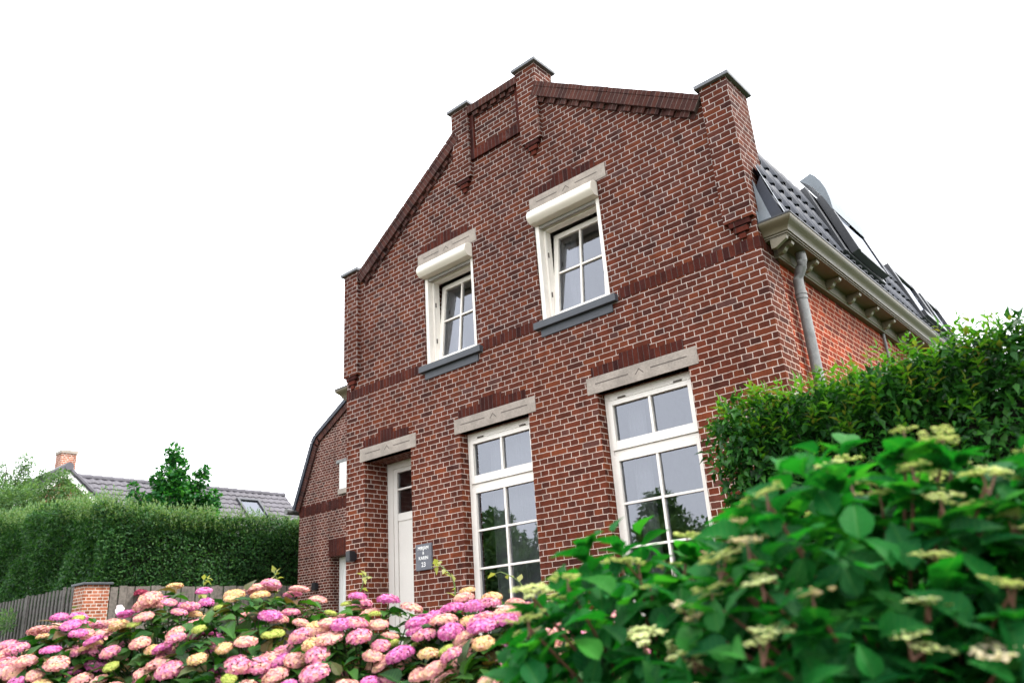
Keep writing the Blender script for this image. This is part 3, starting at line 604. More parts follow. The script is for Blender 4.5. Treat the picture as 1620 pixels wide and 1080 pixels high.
a = MB(); a.box((-14.81, -0.05, 2.40), (-14.23, 0.53, 2.445)); a.build('cap_stone', M['blue'], t, bevel=0.008)
t = thing('wheelie_bin', (-6.13, -3.95, 0), 'dark green wheeled waste bin half hidden by the flowers at the left edge', 'bin')
def rot_pts(mb, c, ang):
    ca, sa = math.cos(ang), math.sin(ang); mb.v = [Vector((c[0] + v.x * ca - v.y * sa, c[1] + v.x * sa + v.y * ca, v.z)) for v in mb.v]
cb_ = (-6.13, -3.95); an = R(38)
a = MB()
for (z0, h0, z1, h1) in ((0.06, 0.22, 1.02, 0.275),):
    p0 = [(-h0, -h0), (h0, -h0), (h0, h0), (-h0, h0)]; p1 = [(-h1, -h1), (h1, -h1), (h1, h1), (-h1, h1)]
    for i in range(4): j = (i + 1) % 4; a.face([(*p0[i], z0), (*p0[j], z0), (*p1[j], z1), (*p1[i], z1)])
    a.face([(*p, z0) for p in p0[::-1]])
rot_pts(a, cb_, an); a.build('bin_body', M['bin'], t, bevel=0.02)
a = MB(); a.box((-0.30, -0.31, 1.02), (0.30, 0.30, 1.055)); a.prism([(-0.28, 1.057), (0.26, 1.057), (0.20, 1.12), (-0.20, 1.13)], -0.27, 0.27, 'x'); a.box((-0.30, -0.325, 0.985), (0.30, -0.311, 1.05)); rot_pts(a, cb_, an); a.build('lid', M['bin'], t, bevel=0.012)
for s in (-1, 1):
    a = MB(); a.tube([(s * 0.24, 0.25, 0.1), (s * 0.30, 0.25, 0.1)], 0.1, 14); rot_pts(a, cb_, an); a.build('wheel', M['black'], t)

# ------------------------------------------------------------------ the house far behind the hedge
B = thing('tiled_house', (-28.5, 8, 0), 'distant house with a grey tiled roof, white bargeboards and a brick chimney', 'house')
RX, RZ, RY0, RY1 = -28.8, 7.5, 4.2, 13.8; PB = R(42)
w = MB(); ex = RX + 5.0; ez = RZ - 5.0 * math.tan(PB)
w.face([(ex - 0.4, RY0, 0), (ex - 0.4, RY1, 0), (ex - 0.4, RY1, ez + 0.3), (ex - 0.4, RY0, ez + 0.3)])
w.face([(RX - 4.6, RY1 - 0.1, 0), (RX - 4.6, RY1 - 0.1, 3.5), (RX, RY1 - 0.1, RZ - 0.1), (ex - 0.4, RY1 - 0.1, ez + 0.3), (ex - 0.4, RY1 - 0.1, 0)])
w.face([(RX - 4.6, RY0, 0), (ex - 0.4, RY0, 0), (ex - 0.4, RY0, ez + 0.3), (RX, RY0, RZ - 0.1), (RX - 4.6, RY0, 3.5)])
GX, GY, GZ, gs = -24.0, 2.80, 6.60, 0.84; gw = 3.2      # front gable
w.face([(GX, GY - gw, 0), (GX, GY + gw, 0), (GX, GY + gw, GZ - gw * gs), (GX, GY, GZ), (GX, GY - gw, GZ - gw * gs)])
w.face([(RX, GY + gw, 0), (GX, GY + gw, 0), (GX, GY + gw, GZ - gw * gs), (RX, GY + gw, GZ - gw * gs)][::-1])
w.build('wall', M['brick_post'], B)
v_ = Vector((-math.cos(PB), 0, math.sin(PB)))
V, F, UV = pantiles((ex, RY0, ez), (0, 1, 0), v_, int((RY1 - RY0) / 0.3), 20, 0.3, 0.336, 0.022, 0.035, 5); V -= np.array(B.location); rb = link_mesh('roof', raw_mesh('roof', V, F, UV, M['tile_far'], True), B)
a = MB(); a.face([(RX - 4.7, RY0, ez), (RX - 4.7, RY1, ez), (RX, RY1, RZ), (RX, RY0, RZ)]); a.face([(ex, RY0, ez - 0.02), (ex, RY1, ez - 0.02), (RX, RY1, RZ - 0.02), (RX, RY0, RZ - 0.02)]); a.build('roof_underlay', M['tile_far'], rb)
a = MB()
for k in range(int((RY1 - RY0) / 0.4)): a.tube([(RX, RY0 + 0.4 * k, RZ + 0.03), (RX, RY0 + 0.4 * k + 0.43, RZ + 0.045)], [0.10, 0.115], 8)
a.build('ridge_tiles', M['tile_far'], rb, smooth=True)
a = MB()
for s in (-1, 1): a.face([(GX + 0.25, GY + s * (gw + 0.3), GZ + 0.08 - (gw + 0.3) * gs), (GX + 0.25, GY, GZ + 0.08), (RX, GY, GZ + 0.08), (RX, GY + s * (gw + 0.3), GZ + 0.08 - (gw + 0.3) * gs)])
go = a.build('gable_roof', M['tile_far'], B)
a = MB()
for s in (-1, 1):
    for k in range(14):
        t0, t1 = k * 0.25, k * 0.25 + 0.27
        a.tube([(GX + 0.22, GY + s * t0, GZ + 0.13 - t0 * gs), (GX + 0.22, GY + s * t1, GZ + 0.11 - t1 * gs)], [0.075, 0.09], 8)
a.tube([(GX + 0.32, GY, GZ + 0.15), (GX - 4.5, GY, GZ + 0.15)], 0.13, 10); a.build('verge_tiles', M['tile_far'], go, smooth=True)
a = MB()
for s in (-1, 1): a.prism([(GY, GZ + 0.06), (GY + s * (gw + 0.3), GZ + 0.06 - (gw + 0.3) * gs), (GY + s * (gw + 0.3), GZ - 0.19 - (gw + 0.3) * gs), (GY, GZ - 0.19)], GX + 0.12, GX + 0.24, 'x')
a.build('bargeboard', M['white'], B)
cx, cy = GX - 0.85, GY + 0.28
a = MB(); a.box((cx - 0.24, cy - 0.23, GZ - 0.6), (cx + 0.24, cy + 0.23, GZ + 0.76)); o = a.build('chimney', M['brick_post'], B)
a = MB(); a.box((cx - 0.265, cy - 0.255, GZ + 0.761), (cx + 0.265, cy + 0.255, GZ + 0.86)); a.build('chimney_crown', M['stone'], o)
# skylight lying in the tiled slope
nB = Vector((math.sin(PB), 0, math.cos(PB)))
def PBt(y, s, h): return Vector((ex, y, ez)) + v_ * s + nB * h
a = MB(); ya, yb, sa, sb = 11.2, 12.05, 4.7, 5.9
for (p0, p1, q0, q1) in ((ya - 0.1, ya, sa - 0.1, sb + 0.12), (yb, yb + 0.1, sa - 0.1, sb + 0.12), (ya, yb, sa - 0.1, sa), (ya, yb, sb, sb + 0.12)):
    c = [PBt(y, s, h) for y in (p0, p1) for s in (q0, q1) for h in (0.02, 0.16)]
    for q in ((0,1,3,2),(5,4,6,7),(4,5,1,0),(2,3,7,6),(1,5,7,3),(4,0,2,6)): a.face([c[i] for i in q])
o = a.build('skylight', M['anthracite'], rb)
a = MB(); a.face([PBt(ya, sa, 0.10), PBt(yb, sa, 0.10), PBt(yb, sb, 0.10), PBt(ya, sb, 0.10)]); a.build('glass_pane', M['sky_glass'], o)

# ------------------------------------------------------------------ foliage tools
LEAF5 = (np.array([(0, 0, 0), (0, .5, -.06), (0, 1, -.22), (-.5, .42, .07), (.5, .42, .07)], float), np.array([(0, 4, 2, 1), (0, 1, 2, 3)]))
def big_leaf(w_=0.62, curl=0.35, seg=7, fold=0.12):
    V = []; UV = []
    for i in range(seg + 1):
        t = i / seg; hw = w_ / 2 * 1.12 * math.sin(math.pi * t ** 0.72) ** 0.95 * (1 - 0.30 * t ** 3) if 0 < t < 1 else 0.004
        hw *= (1 + 0.06 * (i % 2))
        for s in (-1, -.5, 0, .5, 1): V.append((s * hw, t, -curl * t * t + fold * abs(s) * hw * 2 + 0.015 * math.sin(t * 19 + s))); UV.append((s * hw, t))
    F = [(i*5+j, i*5+j+1, (i+1)*5+j+1, (i+1)*5+j) for i in range(seg) for j in range(4)]
    return np.array(V), np.array(F), np.array(UV)
def norm(a): return a / (np.linalg.norm(a, axis=1, keepdims=True) + 1e-9)
def scatter(tmpl, P, D, N, S, widths=None):
    TV, TF = tmpl[0], tmpl[1]; n = len(P); y = norm(D); x = norm(np.cross(y, N)); z = np.cross(x, y)
    wv = np.ones(n) if widths is None else widths
    V = P[:, None, :] + S[:, None, None] * (TV[None, :, 0, None] * wv[:, None, None] * x[:, None, :] + TV[None, :, 1, None] * y[:, None, :] + TV[None, :, 2, None] * z[:, None, :])
    F = TF[None] + (np.arange(n) * len(TV))[:, None, None]
    uv = tmpl[2] if len(tmpl) > 2 else TV[:, :2]
    return V.reshape(-1, 3), F.reshape(-1, TF.shape[1]), np.tile(uv, (n, 1))
def rnd_dirs(n): return norm(RNG.normal(size=(n, 3)))
def merge(parts):
    V, F, U = [], [], []; k = 0
    for v, f, u in parts: V.append(v); F.append(f + k); U.append(u); k += len(v)
    return np.concatenate(V), np.concatenate(F), np.concatenate(U)
def wavy(P, k, s): return np.sin(P[:, 0] * k + s) * np.cos(P[:, 1] * k * 1.13 + 1.7 * s) * np.sin(P[:, 2] * k * 0.9 + 2.3 * s)
def hedge_leaves(faces, density, size, depth, shape_k, shape_a, up=0.5, width=0.75):
    # faces: (origin, edge a, edge b, outward normal)
    Ps, Ns = [], []
    for o, a_, b_, nrm in faces:
        o, a_, b_, nrm = map(lambda q: np.array(q, float), (o, a_, b_, nrm)); n = int(np.linalg.norm(np.cross(a_, b_)) * density)
        r = RNG.random((n, 2)); P = o + r[:, :1] * a_ + r[:, 1:] * b_
        bulge = shape_a * (wavy(P, shape_k, 1.0) + 0.6 * wavy(P, shape_k * 2.3, 2.0))
        P = P + nrm * (bulge - depth * RNG.random(n) ** 1.6)[:, None]
        Ps.append(P); Ns.append(np.tile(nrm, (n, 1)))
    P = np.concatenate(Ps); Nn = np.concatenate(Ns); n = len(P)
    D = norm(Nn * 0.7 + rnd_dirs(n) * 0.9 + np.array([0, 0, up])); N = norm(Nn * 0.5 + np.array([0, 0, 0.7]) + rnd_dirs(n) * 0.5)
    return scatter(LEAF5, P, D, N, size * (0.6 + 0.7 * RNG.random(n)), np.full(n, width))
def sprigs(bases, hmin, hmax, nleaf, size, width=0.6, lean=0.35):
    Ps, Ds, Ns, stems = [], [], [], []
    for bse in bases:
        h = random.uniform(hmin, hmax); dr = np.array([random.uniform(-lean, lean), random.uniform(-lean, lean), 1.0])
        k = max(3, int(nleaf * h / hmax))
        for i in range(k):
            t = (i + 0.5) / k; p = np.array(bse) + dr * h * t; ang = i * 2.4 + random.random(); Ps.append(p); Ds.append((math.cos(ang), math.sin(ang), 0.7)); Ns.append((-math.cos(ang) * .5, -math.sin(ang) * .5, 1))
        Ps.append(np.array(bse) + dr * h); Ds.append((0.1, 0, 1)); Ns.append((1, 0, .2))
        stems.append((np.array(bse), np.array(bse) + dr * h))
    P = np.array(Ps); n = len(P)
    return scatter(LEAF5, P, norm(np.array(Ds)), norm(np.array(Ns)), size * (0.6 + 0.6 * RNG.random(n)), np.full(n, width)), stems
M['laurel'] = leaf_mat('laurel_leaf', [(0.008, 0.040, 0.009), (0.013, 0.070, 0.011), (0.020, 0.105, 0.014), (0.042, 0.165, 0.018), (0.015, 0.080, 0.012)], 0.42, 0.28, spec=0.25)
M['young'] = leaf_mat('young_leaf', [(0.035, 0.13, 0.012), (0.06, 0.19, 0.016), (0.085, 0.20, 0.022), (0.05, 0.16, 0.016), (0.14, 0.12, 0.03)], 0.5, 0.4, spec=0.2)
M['privet'] = leaf_mat('hedge_leaf', [(0.009, 0.036, 0.012), (0.016, 0.064, 0.017), (0.027, 0.094, 0.021), (0.060, 0.145, 0.036), (0.020, 0.076, 0.019)], 0.5, 0.28, spec=0.2)
M['privet_top'] = leaf_mat('hedge_tip_leaf', [(0.05, 0.12, 0.045), (0.085, 0.165, 0.065), (0.15, 0.22, 0.11), (0.10, 0.15, 0.07)], 0.55, 0.35, spec=0.2)
M['oak'] = leaf_mat('oak_leaf', [(0.008, 0.055, 0.016), (0.014, 0.095, 0.022), (0.028, 0.14, 0.024), (0.06, 0.22, 0.03)], 0.5, 0.35, spec=0.2)
M['willow'] = leaf_mat('pale_leaf', [(0.04, 0.095, 0.036), (0.078, 0.16, 0.060), (0.145, 0.23, 0.10)], 0.55, 0.35, spec=0.2)
M['hyd'] = leaf_mat('hydrangea_leaf', [(0.004, 0.050, 0.012), (0.006, 0.085, 0.015), (0.009, 0.128, 0.018), (0.004, 0.066, 0.018), (0.036, 0.195, 0.024)], 0.55, 0.38, (1.4, 2.0, 0.6), 0.10, True)
M['hyd_back'] = leaf_mat('hydrangea_leaf_bronze', [(0.008, 0.036, 0.009), (0.015, 0.070, 0.013), (0.042, 0.12, 0.018), (0.026, 0.09, 0.017), (0.085, 0.045, 0.018), (0.020, 0.115, 0.032)], 0.5, 0.3, (1.5, 1.9, 0.6), 0.18, True)

# right-hand laurel hedge, clipped, parallel to the house front
hx0, hx1, hy0, hy1, hz = 0.24, 5.2, -2.0, -1.05, 2.13
hsl = 0.33
t = thing('laurel_hedge', (2.6, -1.5, 0), 'clipped glossy green laurel hedge in front of the right corner of the house', 'hedge')
fs = [((hx0, hy0, 0.2), (hx1 - hx0, 0, hsl), (0, 0, hz - 0.2), (0, -1, 0)), ((hx0, hy0, hz), (hx1 - hx0, 0, hsl), (0, hy1 - hy0, 0), (0, 0, 1)), ((hx0, hy0, 0.2), (0, hy1 - hy0, 0), (0, 0, hz - 0.2), (-1, 0, 0)), ((hx0, hy1, 0.2), (hx1 - hx0, 0, hsl), (0, 0, hz - 0.2), (0, 1, 0))]
L = [hedge_leaves(fs[:3], 4300, 0.064, 0.36, 3.1, 0.115, up=-0.15, width=0.46), hedge_leaves(fs[3:], 500, 0.085, 0.2, 3.1, 0.05, width=0.72)]
V, F, U = merge(L); V -= np.array(t.location); link_mesh('foliage', raw_mesh('foliage', V, F, U, M['laurel']), t)
bs = [(RNG.uniform(hx0 - 0.03, hx1), RNG.uniform(hy0 - 0.05, hy1), hz - 0.02 + RNG.uniform(-0.05, 0.03)) for _ in range(760)] + [(hx0 + RNG.uniform(-0.04, 0.05), RNG.uniform(hy0, hy1), RNG.uniform(1.3, hz)) for _ in range(60)] + [(RNG.uniform(hx0, hx1), hy0 - RNG.uniform(0, 0.06), hz - abs(RNG.normal(0, 0.22))) for _ in range(260)]
bs = [(p[0], p[1], p[2] + (p[0] - hx0) / (hx1 - hx0) * hsl) for p in bs]
(q, st) = sprigs(bs, 0.04, 0.13, 10, 0.062, 0.40)
(q2, st2) = sprigs([(RNG.uniform(1.5, hx1), RNG.uniform(hy0 - 0.05, hy1), hz + 0.16) for _ in range(14)], 0.12, 0.26, 12, 0.055, 0.4, 0.12)
V, F, U = merge([q, q2]); V -= np.array(t.location); link_mesh('young_shoots', raw_mesh('young_shoots', V, F, U, M['young']), t)
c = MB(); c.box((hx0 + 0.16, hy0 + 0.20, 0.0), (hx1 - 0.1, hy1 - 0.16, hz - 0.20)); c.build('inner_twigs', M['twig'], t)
sm_ = MB()
for p, e in st2: sm_.tube([p, e], [0.004, 0.002], 5)
for k in range(9): sm_.tube([(0.5 + k * 0.5, -1.5, 0), (0.5 + k * 0.5 + 0.05, -1.55, 0.9)], [0.035, 0.02], 7)
sm_.build('stem', M['red_stem'], t)

# tall hedge behind the fences (one L-shaped hedge)
t = thing('tall_hedge', (-16, 2.5, 0), 'tall dense dark green hedge rising behind the wooden fences', 'hedge')
fs = [((-15.0, 0.55, 1.6), (0, 7.2, 0), (0, 0, 2.35), (1, 0, 0)), ((-24.5, 0.55, 2.35), (9.5, 0, -0.75), (0, 0, 2.55), (0, -1, 0)), ((-24.5, 0.55, 1.5), (9.5, 0, 0), (0, 0, 0.9), (0, -1, 0)), ((-16.6, 0.55, 3.95), (1.6, 0, 0), (0, 7.2, 0), (0, 0, 1)), ((-24.5, 0.55, 4.90), (9.0, 0, -0.72), (0, 1.5, 0), (0, 0, 1))]
V, F, U = hedge_leaves(fs, 2000, 0.075, 0.5, 1.5, 0.26, width=0.5); V -= np.array(t.location); link_mesh('foliage', raw_mesh('foliage', V, F, U, M['privet']), t)
bs = [(-15.0 - abs(RNG.normal(0, 0.35)) + 0.08, RNG.uniform(0.5, 7.6), 3.93 + RNG.uniform(-0.35, 0.1)) for _ in range(1500)] + [(xq, 0.5 + abs(RNG.normal(0, 0.4)), 4.12 - (xq + 15) * 0.08 + RNG.uniform(-0.35, 0.12)) for xq in RNG.uniform(-24.5, -15, 1700)]
(q, st) = sprigs(bs, 0.06, 0.26, 8, 0.075, 0.40); V, F, U = q; V -= np.array(t.location); link_mesh('young_shoots', raw_mesh('young_shoots', V, F, U, M['privet_top']), t)
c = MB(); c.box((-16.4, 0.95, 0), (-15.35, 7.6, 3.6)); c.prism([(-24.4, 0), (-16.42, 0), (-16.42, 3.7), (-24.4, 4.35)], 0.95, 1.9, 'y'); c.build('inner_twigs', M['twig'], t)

# blob trees
def blob_leaves(blobs, per, size, width=0.7, shell=0.45):
    out = []
    for (x, y, z, rx, ry, rz) in blobs:
        n = int(per * (rx * ry + ry * rz + rx * rz) / 3 * 12); d = rnd_dirs(n); rr = (shell + (1 - shell) * RNG.random(n) ** 0.6) * (1 + 0.18 * np.sin(d[:, 0] * 5 + x) * np.cos(d[:, 2] * 4 + y))
        P = np.array([x, y, z]) + d * rr[:, None] * np.array([rx, ry, rz])
        D = norm(d * 0.8 + rnd_dirs(n) * 0.8 + np.array([0, 0, 0.1])); N = norm(np.array([0, 0, 0.8]) + rnd_dirs(n) * 0.6)
        out.append(scatter(LEAF5, P, D, N, size * (0.6 + 0.8 * RNG.random(n)), np.full(n, width)))
    return merge(out)
def tree(name, base, blobs, label, cat, mat, per, size, trunk_r, limbs=True, group=None, width=0.7, shell=0.45):
    t = thing(name, base, label, cat, group)
    V, F, U = blob_leaves(blobs, per, size, width, shell); V -= np.array(base); link_mesh('crown', raw_mesh('crown', V, F, U, mat), t)
    tr = MB(); top = max(b[2] for b in blobs); lo = min(b[2] - b[5] for b in blobs)
    tr.tube([base, (base[0] + 0.05, base[1], base[2] + (lo - base[2]) * 0.6), (base[0] - 0.03, base[1] + 0.04, lo), (base[0], base[1], top)], [trunk_r, trunk_r * 0.8, trunk_r * 0.65, trunk_r * 0.2], 10)
    for b in blobs:
        zs_ = base[2] + (b[2] - base[2]) * 0.72; tr.tube([(base[0], base[1], zs_), ((base[0] + b[0]) / 2, (base[1] + b[1]) / 2, (zs_ + b[2]) / 2 + 0.05), (b[0], b[1], b[2])], [trunk_r * 0.4, trunk_r * 0.28, trunk_r * 0.08], 7)
    tr.build('trunk', M['bark'], t, smooth=True)
    return t
rh = np.array([0.765, 0.644]); fh = np.array([-0.644, 0.765])
def rel(c, lat, z, r, dep=0.0, rz=None):     # blob at lateral / depth offset round a trunk
    q = np.array(c[:2]) + rh * lat + fh * dep; return (q[0], q[1], z, r, r, rz or r)
oc = (-18.85, 3.75, 0)
tree('oak_tree', oc, [rel(oc, 0.02, 6.32, 0.22, 0, 0.30), rel(oc, 0.05, 5.95, 0.32, 0.1, 0.36), rel(oc, -0.12, 5.55, 0.40, -0.1, 0.36), rel(oc, 0.16, 5.5, 0.34, 0.1), rel(oc, 0.0, 5.0, 0.55, 0), rel(oc, -0.55, 4.95, 0.40, 0.2, 0.32), rel(oc, -0.98, 5.12, 0.27, 0.1, 0.22), rel(oc, -1.05, 5.42, 0.12, 0, 0.18), rel(oc, -1.0, 4.6, 0.4, 0), rel(oc, 0.55, 5.1, 0.36, -0.1, 0.34), rel(oc, 0.78, 5.5, 0.22, 0, 0.3), rel(oc, 0.9, 5.72, 0.13, 0, 0.2), rel(oc, 0.95, 4.75, 0.36, 0.2), rel(oc, 1.18, 5.0, 0.2, 0, 0.22), rel(oc, 0.4, 4.5, 0.5, 0.2), rel(oc, -0.4, 4.4, 0.5, 0.2)],
     'young bright green oak tree with an upright leader standing before the tiled roof', 'tree', M['oak'], 330, 0.10, 0.09, shell=0.25, width=0.9)
wc = (-24.4, 1.3, 0)
tree('birch_tree', wc, [rel(wc, -0.2, 5.6, 0.9), rel(wc, 0.3, 6.2, 0.55, 0.3), rel(wc, 0.55, 6.75, 0.28, 0, 0.36), rel(wc, 0.75, 5.9, 0.45), rel(wc, -0.9, 6.2, 0.5, 0.2), rel(wc, -0.3, 6.6, 0.3), rel(wc, 1.2, 6.35, 0.22, 0, 0.25), rel(wc, -1.4, 5.4, 0.7), rel(wc, 0.4, 5.0, 0.8)],
     'feathery pale green tree at the far left beside the distant gable', 'tree', M['willow'], 480, 0.08, 0.07, width=0.4, shell=0.1)
ic = (-22.0, 2.05, 0)
tree('leafy_shrub', ic, [rel(ic, -0.12, 5.75, 0.36, 0, 0.40), rel(ic, 0.0, 6.05, 0.22, 0, 0.22), rel(ic, 0.3, 5.45, 0.42), rel(ic, -0.6, 5.4, 0.55), rel(ic, 0.75, 5.15, 0.42), rel(ic, 1.2, 4.9, 0.36), rel(ic, -1.2, 5.3, 0.6), rel(ic, -1.9, 5.4, 0.7), rel(ic, -2.7, 5.4, 0.8), rel(ic, 0.2, 4.8, 0.7), rel(ic, -0.6, 4.8, 0.7), rel(ic, -1.5, 4.7, 0.7)],
     'pale leafy shrub climbing in front of the distant brick gable', 'shrub', M['willow'], 420, 0.075, 0.06, width=0.55, shell=0.3)
# trees across the street, behind the photographer (they show in the window panes)
protoT = None
for i, (x, y, s) in enumerate(((-14, -29, 0.95), (-19.5, -31, 1.05), (-25, -28, 0.9), (-31, -30, 1.15), (-37, -29, 1.0), (-44, -30, 1.1))):
    if protoT is None:
        c0 = (x, y, 0)
        protoT = tree('street_tree', c0, [(x + dx, y + dy, z, r, r, r * 0.85) for dx, dy, z, r in ((0, 0, 5.4, 1.5), (-1.5, 0.4, 4.6, 1.4), (1.5, -0.3, 4.5, 1.5), (0.3, 1.2, 4.2, 1.4), (-0.6, -1.2, 3.8, 1.4), (-2.3, 0, 3.2, 1.1), (2.4, 0.2, 3.1, 1.2), (0.4, 0.2, 6.5, 0.9), (-2.6, 0.3, 1.6, 1.4), (0, 0.2, 1.5, 1.6), (2.6, 0, 1.5, 1.4))],
                      'round dark street tree across the road behind the photographer', 'tree', M['willow'], 75, 0.24, 0.16, group='trees across the road', shell=0.2)
        protoT.scale = (s, s, s)
    else:
        r_ = protoT.copy(); COL.objects.link(r_); r_.location = (x, y, 0); r_.scale = (s, s, s); r_.rotation_euler = (0, 0, i * 1.3)
        for ch in protoT.children: k = ch.copy(); COL.objects.link(k); k.parent = r_

# ------------------------------------------------------------------ hydrangeas
def petal_cols(a, crown=None):
    mt = leaf_mat('petals', a, 0.6, 0.30, (1.2, 1.0, 1.1), 0.2)
    if crown:      # the young florets in the crown of a head are still cream
        n = mt.node_tree; b = [q for q in n.nodes if q.type == 'BSDF_PRINCIPLED'][0]; src = b.inputs['Base Color'].links[0].from_socket
        tc = n.nodes.new('ShaderNodeTexCoord'); k = noise(n, tc.outputs['Object'], 28, 2)
        f = ramp(n, k.outputs['Fac'], [(0.48, (0, 0, 0)), (0.60, (1, 1, 1))])
        c = mixc(n, math_n(n, 'MULTIPLY', f, 0.75), src, crown); n.links.new(c, b.inputs['Base Color'])
    return mt
PET = {'pink': petal_cols([(0.486, 0.071, 0.299), (0.576, 0.134, 0.387), (0.648, 0.252, 0.475), (0.522, 0.092, 0.334)], (0.648, 0.302, 0.387)), 'rose': petal_cols([(0.576, 0.151, 0.317), (0.630, 0.235, 0.370), (0.666, 0.319, 0.387), (0.594, 0.168, 0.352)], (0.684, 0.420, 0.282)),
       'salmon': petal_cols([(0.612, 0.244, 0.299), (0.666, 0.336, 0.317), (0.675, 0.412, 0.317), (0.612, 0.260, 0.334)], (0.702, 0.504, 0.282)), 'cream': petal_cols([(0.648, 0.470, 0.194), (0.675, 0.521, 0.246), (0.576, 0.487, 0.167), (0.675, 0.403, 0.282)], (0.675, 0.353, 0.299)), 'lime': petal_cols([(0.270, 0.386, 0.062), (0.378, 0.454, 0.097), (0.468, 0.462, 0.141)])}
PETAL = (np.array([(0, 0, 0), (.36, .28, .07), (.47, .68, .09), (0, 1.0, .0), (-.47, .68, .09), (-.36, .28, .07)], float), np.array([(0, 1, 2, 3, 4, 5)]))
def mophead(name, mat, rad, flat, nfl, fsize):
    P, D, N = [], [], []
    for i in range(nfl):
        z = 1 - 1.25 * (i + 0.5) / nfl; rr = math.sqrt(max(0, 1 - z * z)); ph = i * 2.39996
        d = np.array([rr * math.cos(ph), rr * math.sin(ph), z]); d += RNG.normal(0, 0.07, 3); d /= np.linalg.norm(d)
        c = d * np.array([rad, rad, rad * flat]) * RNG.uniform(0.88, 1.05)
        nn = d * np.array([1, 1, 1 / flat]); nn = nn / np.linalg.norm(nn) + RNG.normal(0, 0.22, 3); nn /= np.linalg.norm(nn)
        a = np.cross(nn, [0.3, 0.5, 0.8]); a /= np.linalg.norm(a); b = np.cross(nn, a); o = RNG.random() * 6.3
        for k in range(4):
            an_ = o + k * math.pi / 2; P.append(c); D.append(a * math.cos(an_) + b * math.sin(an_) + nn * 0.12); N.append(nn)
    P, D, N = map(np.array, (P, D, N)); S = fsize * np.repeat(RNG.uniform(0.8, 1.15, nfl), 4)
    V, F, U = scatter(PETAL, P, D, N, S, np.full(len(P), 1.15)); return raw_mesh(name, V, F, U, mat)
HEADS = {k: [mophead('flower_head', mt, 0.070, f, n, 0.0108) for f, n in ((0.58, 230), (0.68, 250), (0.50, 220))] for k, mt in PET.items()}
BL = big_leaf(0.56); BLa = big_leaf(0.60, 0.45, 7, 0.34)
def dome_pts(c, rx, ry, h, n, low=0.35, rng=RNG):
    out = []
    for _ in range(n):
        a = rng.uniform(0, 6.283); q = rng.uniform(0, 1) ** 0.5; th = q * 1.45        # polar angle from the top
        d = np.array([math.sin(th) * math.cos(a), math.sin(th) * math.sin(a), math.cos(th)])
        ph = 1 + 0.07 * math.sin(3 * a + c[0]) + 0.05 * math.sin(5 * a + 2 * c[1])
        out.append((np.array([c[0] + d[0] * rx * ph, c[1] + d[1] * ry * ph, h * low + d[2] * h * (1 - low) * ph]), d))
    return out
def hydrangea(c, rx, ry, h, nheads, nleaves, mix, label, leaf_m, lsize, sp=0.12, grp=None):
    t = thing('hydrangea_bush', (c[0], c[1], 0), label, 'hydrangea', grp)
    placed = []; tries = 0; st = MB()
    while len(placed) < nheads and tries < 6000:
        tries += 1; p, d = dome_pts(c, rx, ry, h, 1)[0]
        if d[0] * 0.64 - d[1] * 0.77 < -0.12 and random.random() < 0.9: continue      # fewer heads on the shaded wall side
        if any(np.linalg.norm(p - q) < sp for q in placed): continue
        placed.append(p); kind = random.choices(list(mix), list(mix.values()))[0]; sc = random.uniform(0.62, 1.0) * (0.6 if kind == 'lime' else 0.82 if kind == 'cream' else 1)
        o = link_mesh('flower_head', random.choice(HEADS[kind]), t, tuple(p - np.array([c[0], c[1], 0]) + d * random.uniform(0.0, 0.05)))
        up = Vector(d * 0.7 + np.array([0, 0, 0.75]) + RNG.normal(0, 0.15, 3)).normalized(); o.rotation_euler = (up.to_track_quat('Z', 'Y') @ Euler((0, 0, random.uniform(0, 6.28))).to_quaternion()).to_euler(); o.scale = (sc, sc, sc * random.uniform(0.72, 0.98))
        e = p - d * 0.30; st.tube([(c[0] + (e[0] - c[0]) * 0.35, c[1] + (e[1] - c[1]) * 0.35, 0.1), tuple(e), tuple(p - np.array([0, 0, 0.01]))], [0.006, 0.005, 0.004], 5, False)
    st.build('stem', M['stem_dark'], t)
    leaf_cloud(t, c, rx, ry, h, int(nleaves * 1.7), leaf_m, lsize, placed, 6, 0.2)
    return t, placed
def leaf_cloud(t, c, rx, ry, h, n, mat, size, heads, lk=4, lift=0.35, erect=0.0):
    pts = dome_pts(c, rx, ry, h, n); P = np.array([p for p, d in pts]); d = np.array([q for p, q in pts])
    P = P - d * (RNG.random(n) ** 1.3 * 0.30 + 0.0)[:, None]
    tang = norm(np.cross(d, rnd_dirs(n))); D = norm(tang * 0.9 + d * (0.55 - 0.3 * erect) + np.array([0, 0, -0.05 + erect])); N = norm(d * (0.6 + 0.5 * erect) + np.array([0, 0, 0.8 - 0.5 * erect]) + rnd_dirs(n) * 0.4)
    parts = [scatter(BL, P[::2], D[::2], N[::2], size * (0.6 + 0.55 * RNG.random(len(P[::2])))), scatter(BLa, P[1::2], D[1::2], N[1::2], size * (0.6 + 0.55 * RNG.random(len(P[1::2]))))]
    hp = np.array(heads)       # pairs of leaves close under each head
    if len(hp):
        k = lk; HP = np.repeat(hp, k, axis=0) - np.array([0, 0, 0.045]) * RNG.uniform(0.7, 1.6, (len(hp) * k, 1)); an_ = RNG.uniform(0, 6.283, len(hp) * k)
        D2 = np.stack([np.cos(an_), np.sin(an_), RNG.uniform(-0.05, lift, len(an_))], 1); N2 = np.tile([0, 0, 1.0], (len(an_), 1)) + rnd_dirs(len(an_)) * 0.2
        parts.append(scatter(BL, HP, norm(D2), norm(N2), size * (0.65 + 0.4 * RNG.random(len(an_)))))
    V, F, U = merge(parts); V -= np.array(t.location); link_mesh('foliage', raw_mesh('foliage', V, F, U, mat, True), t)
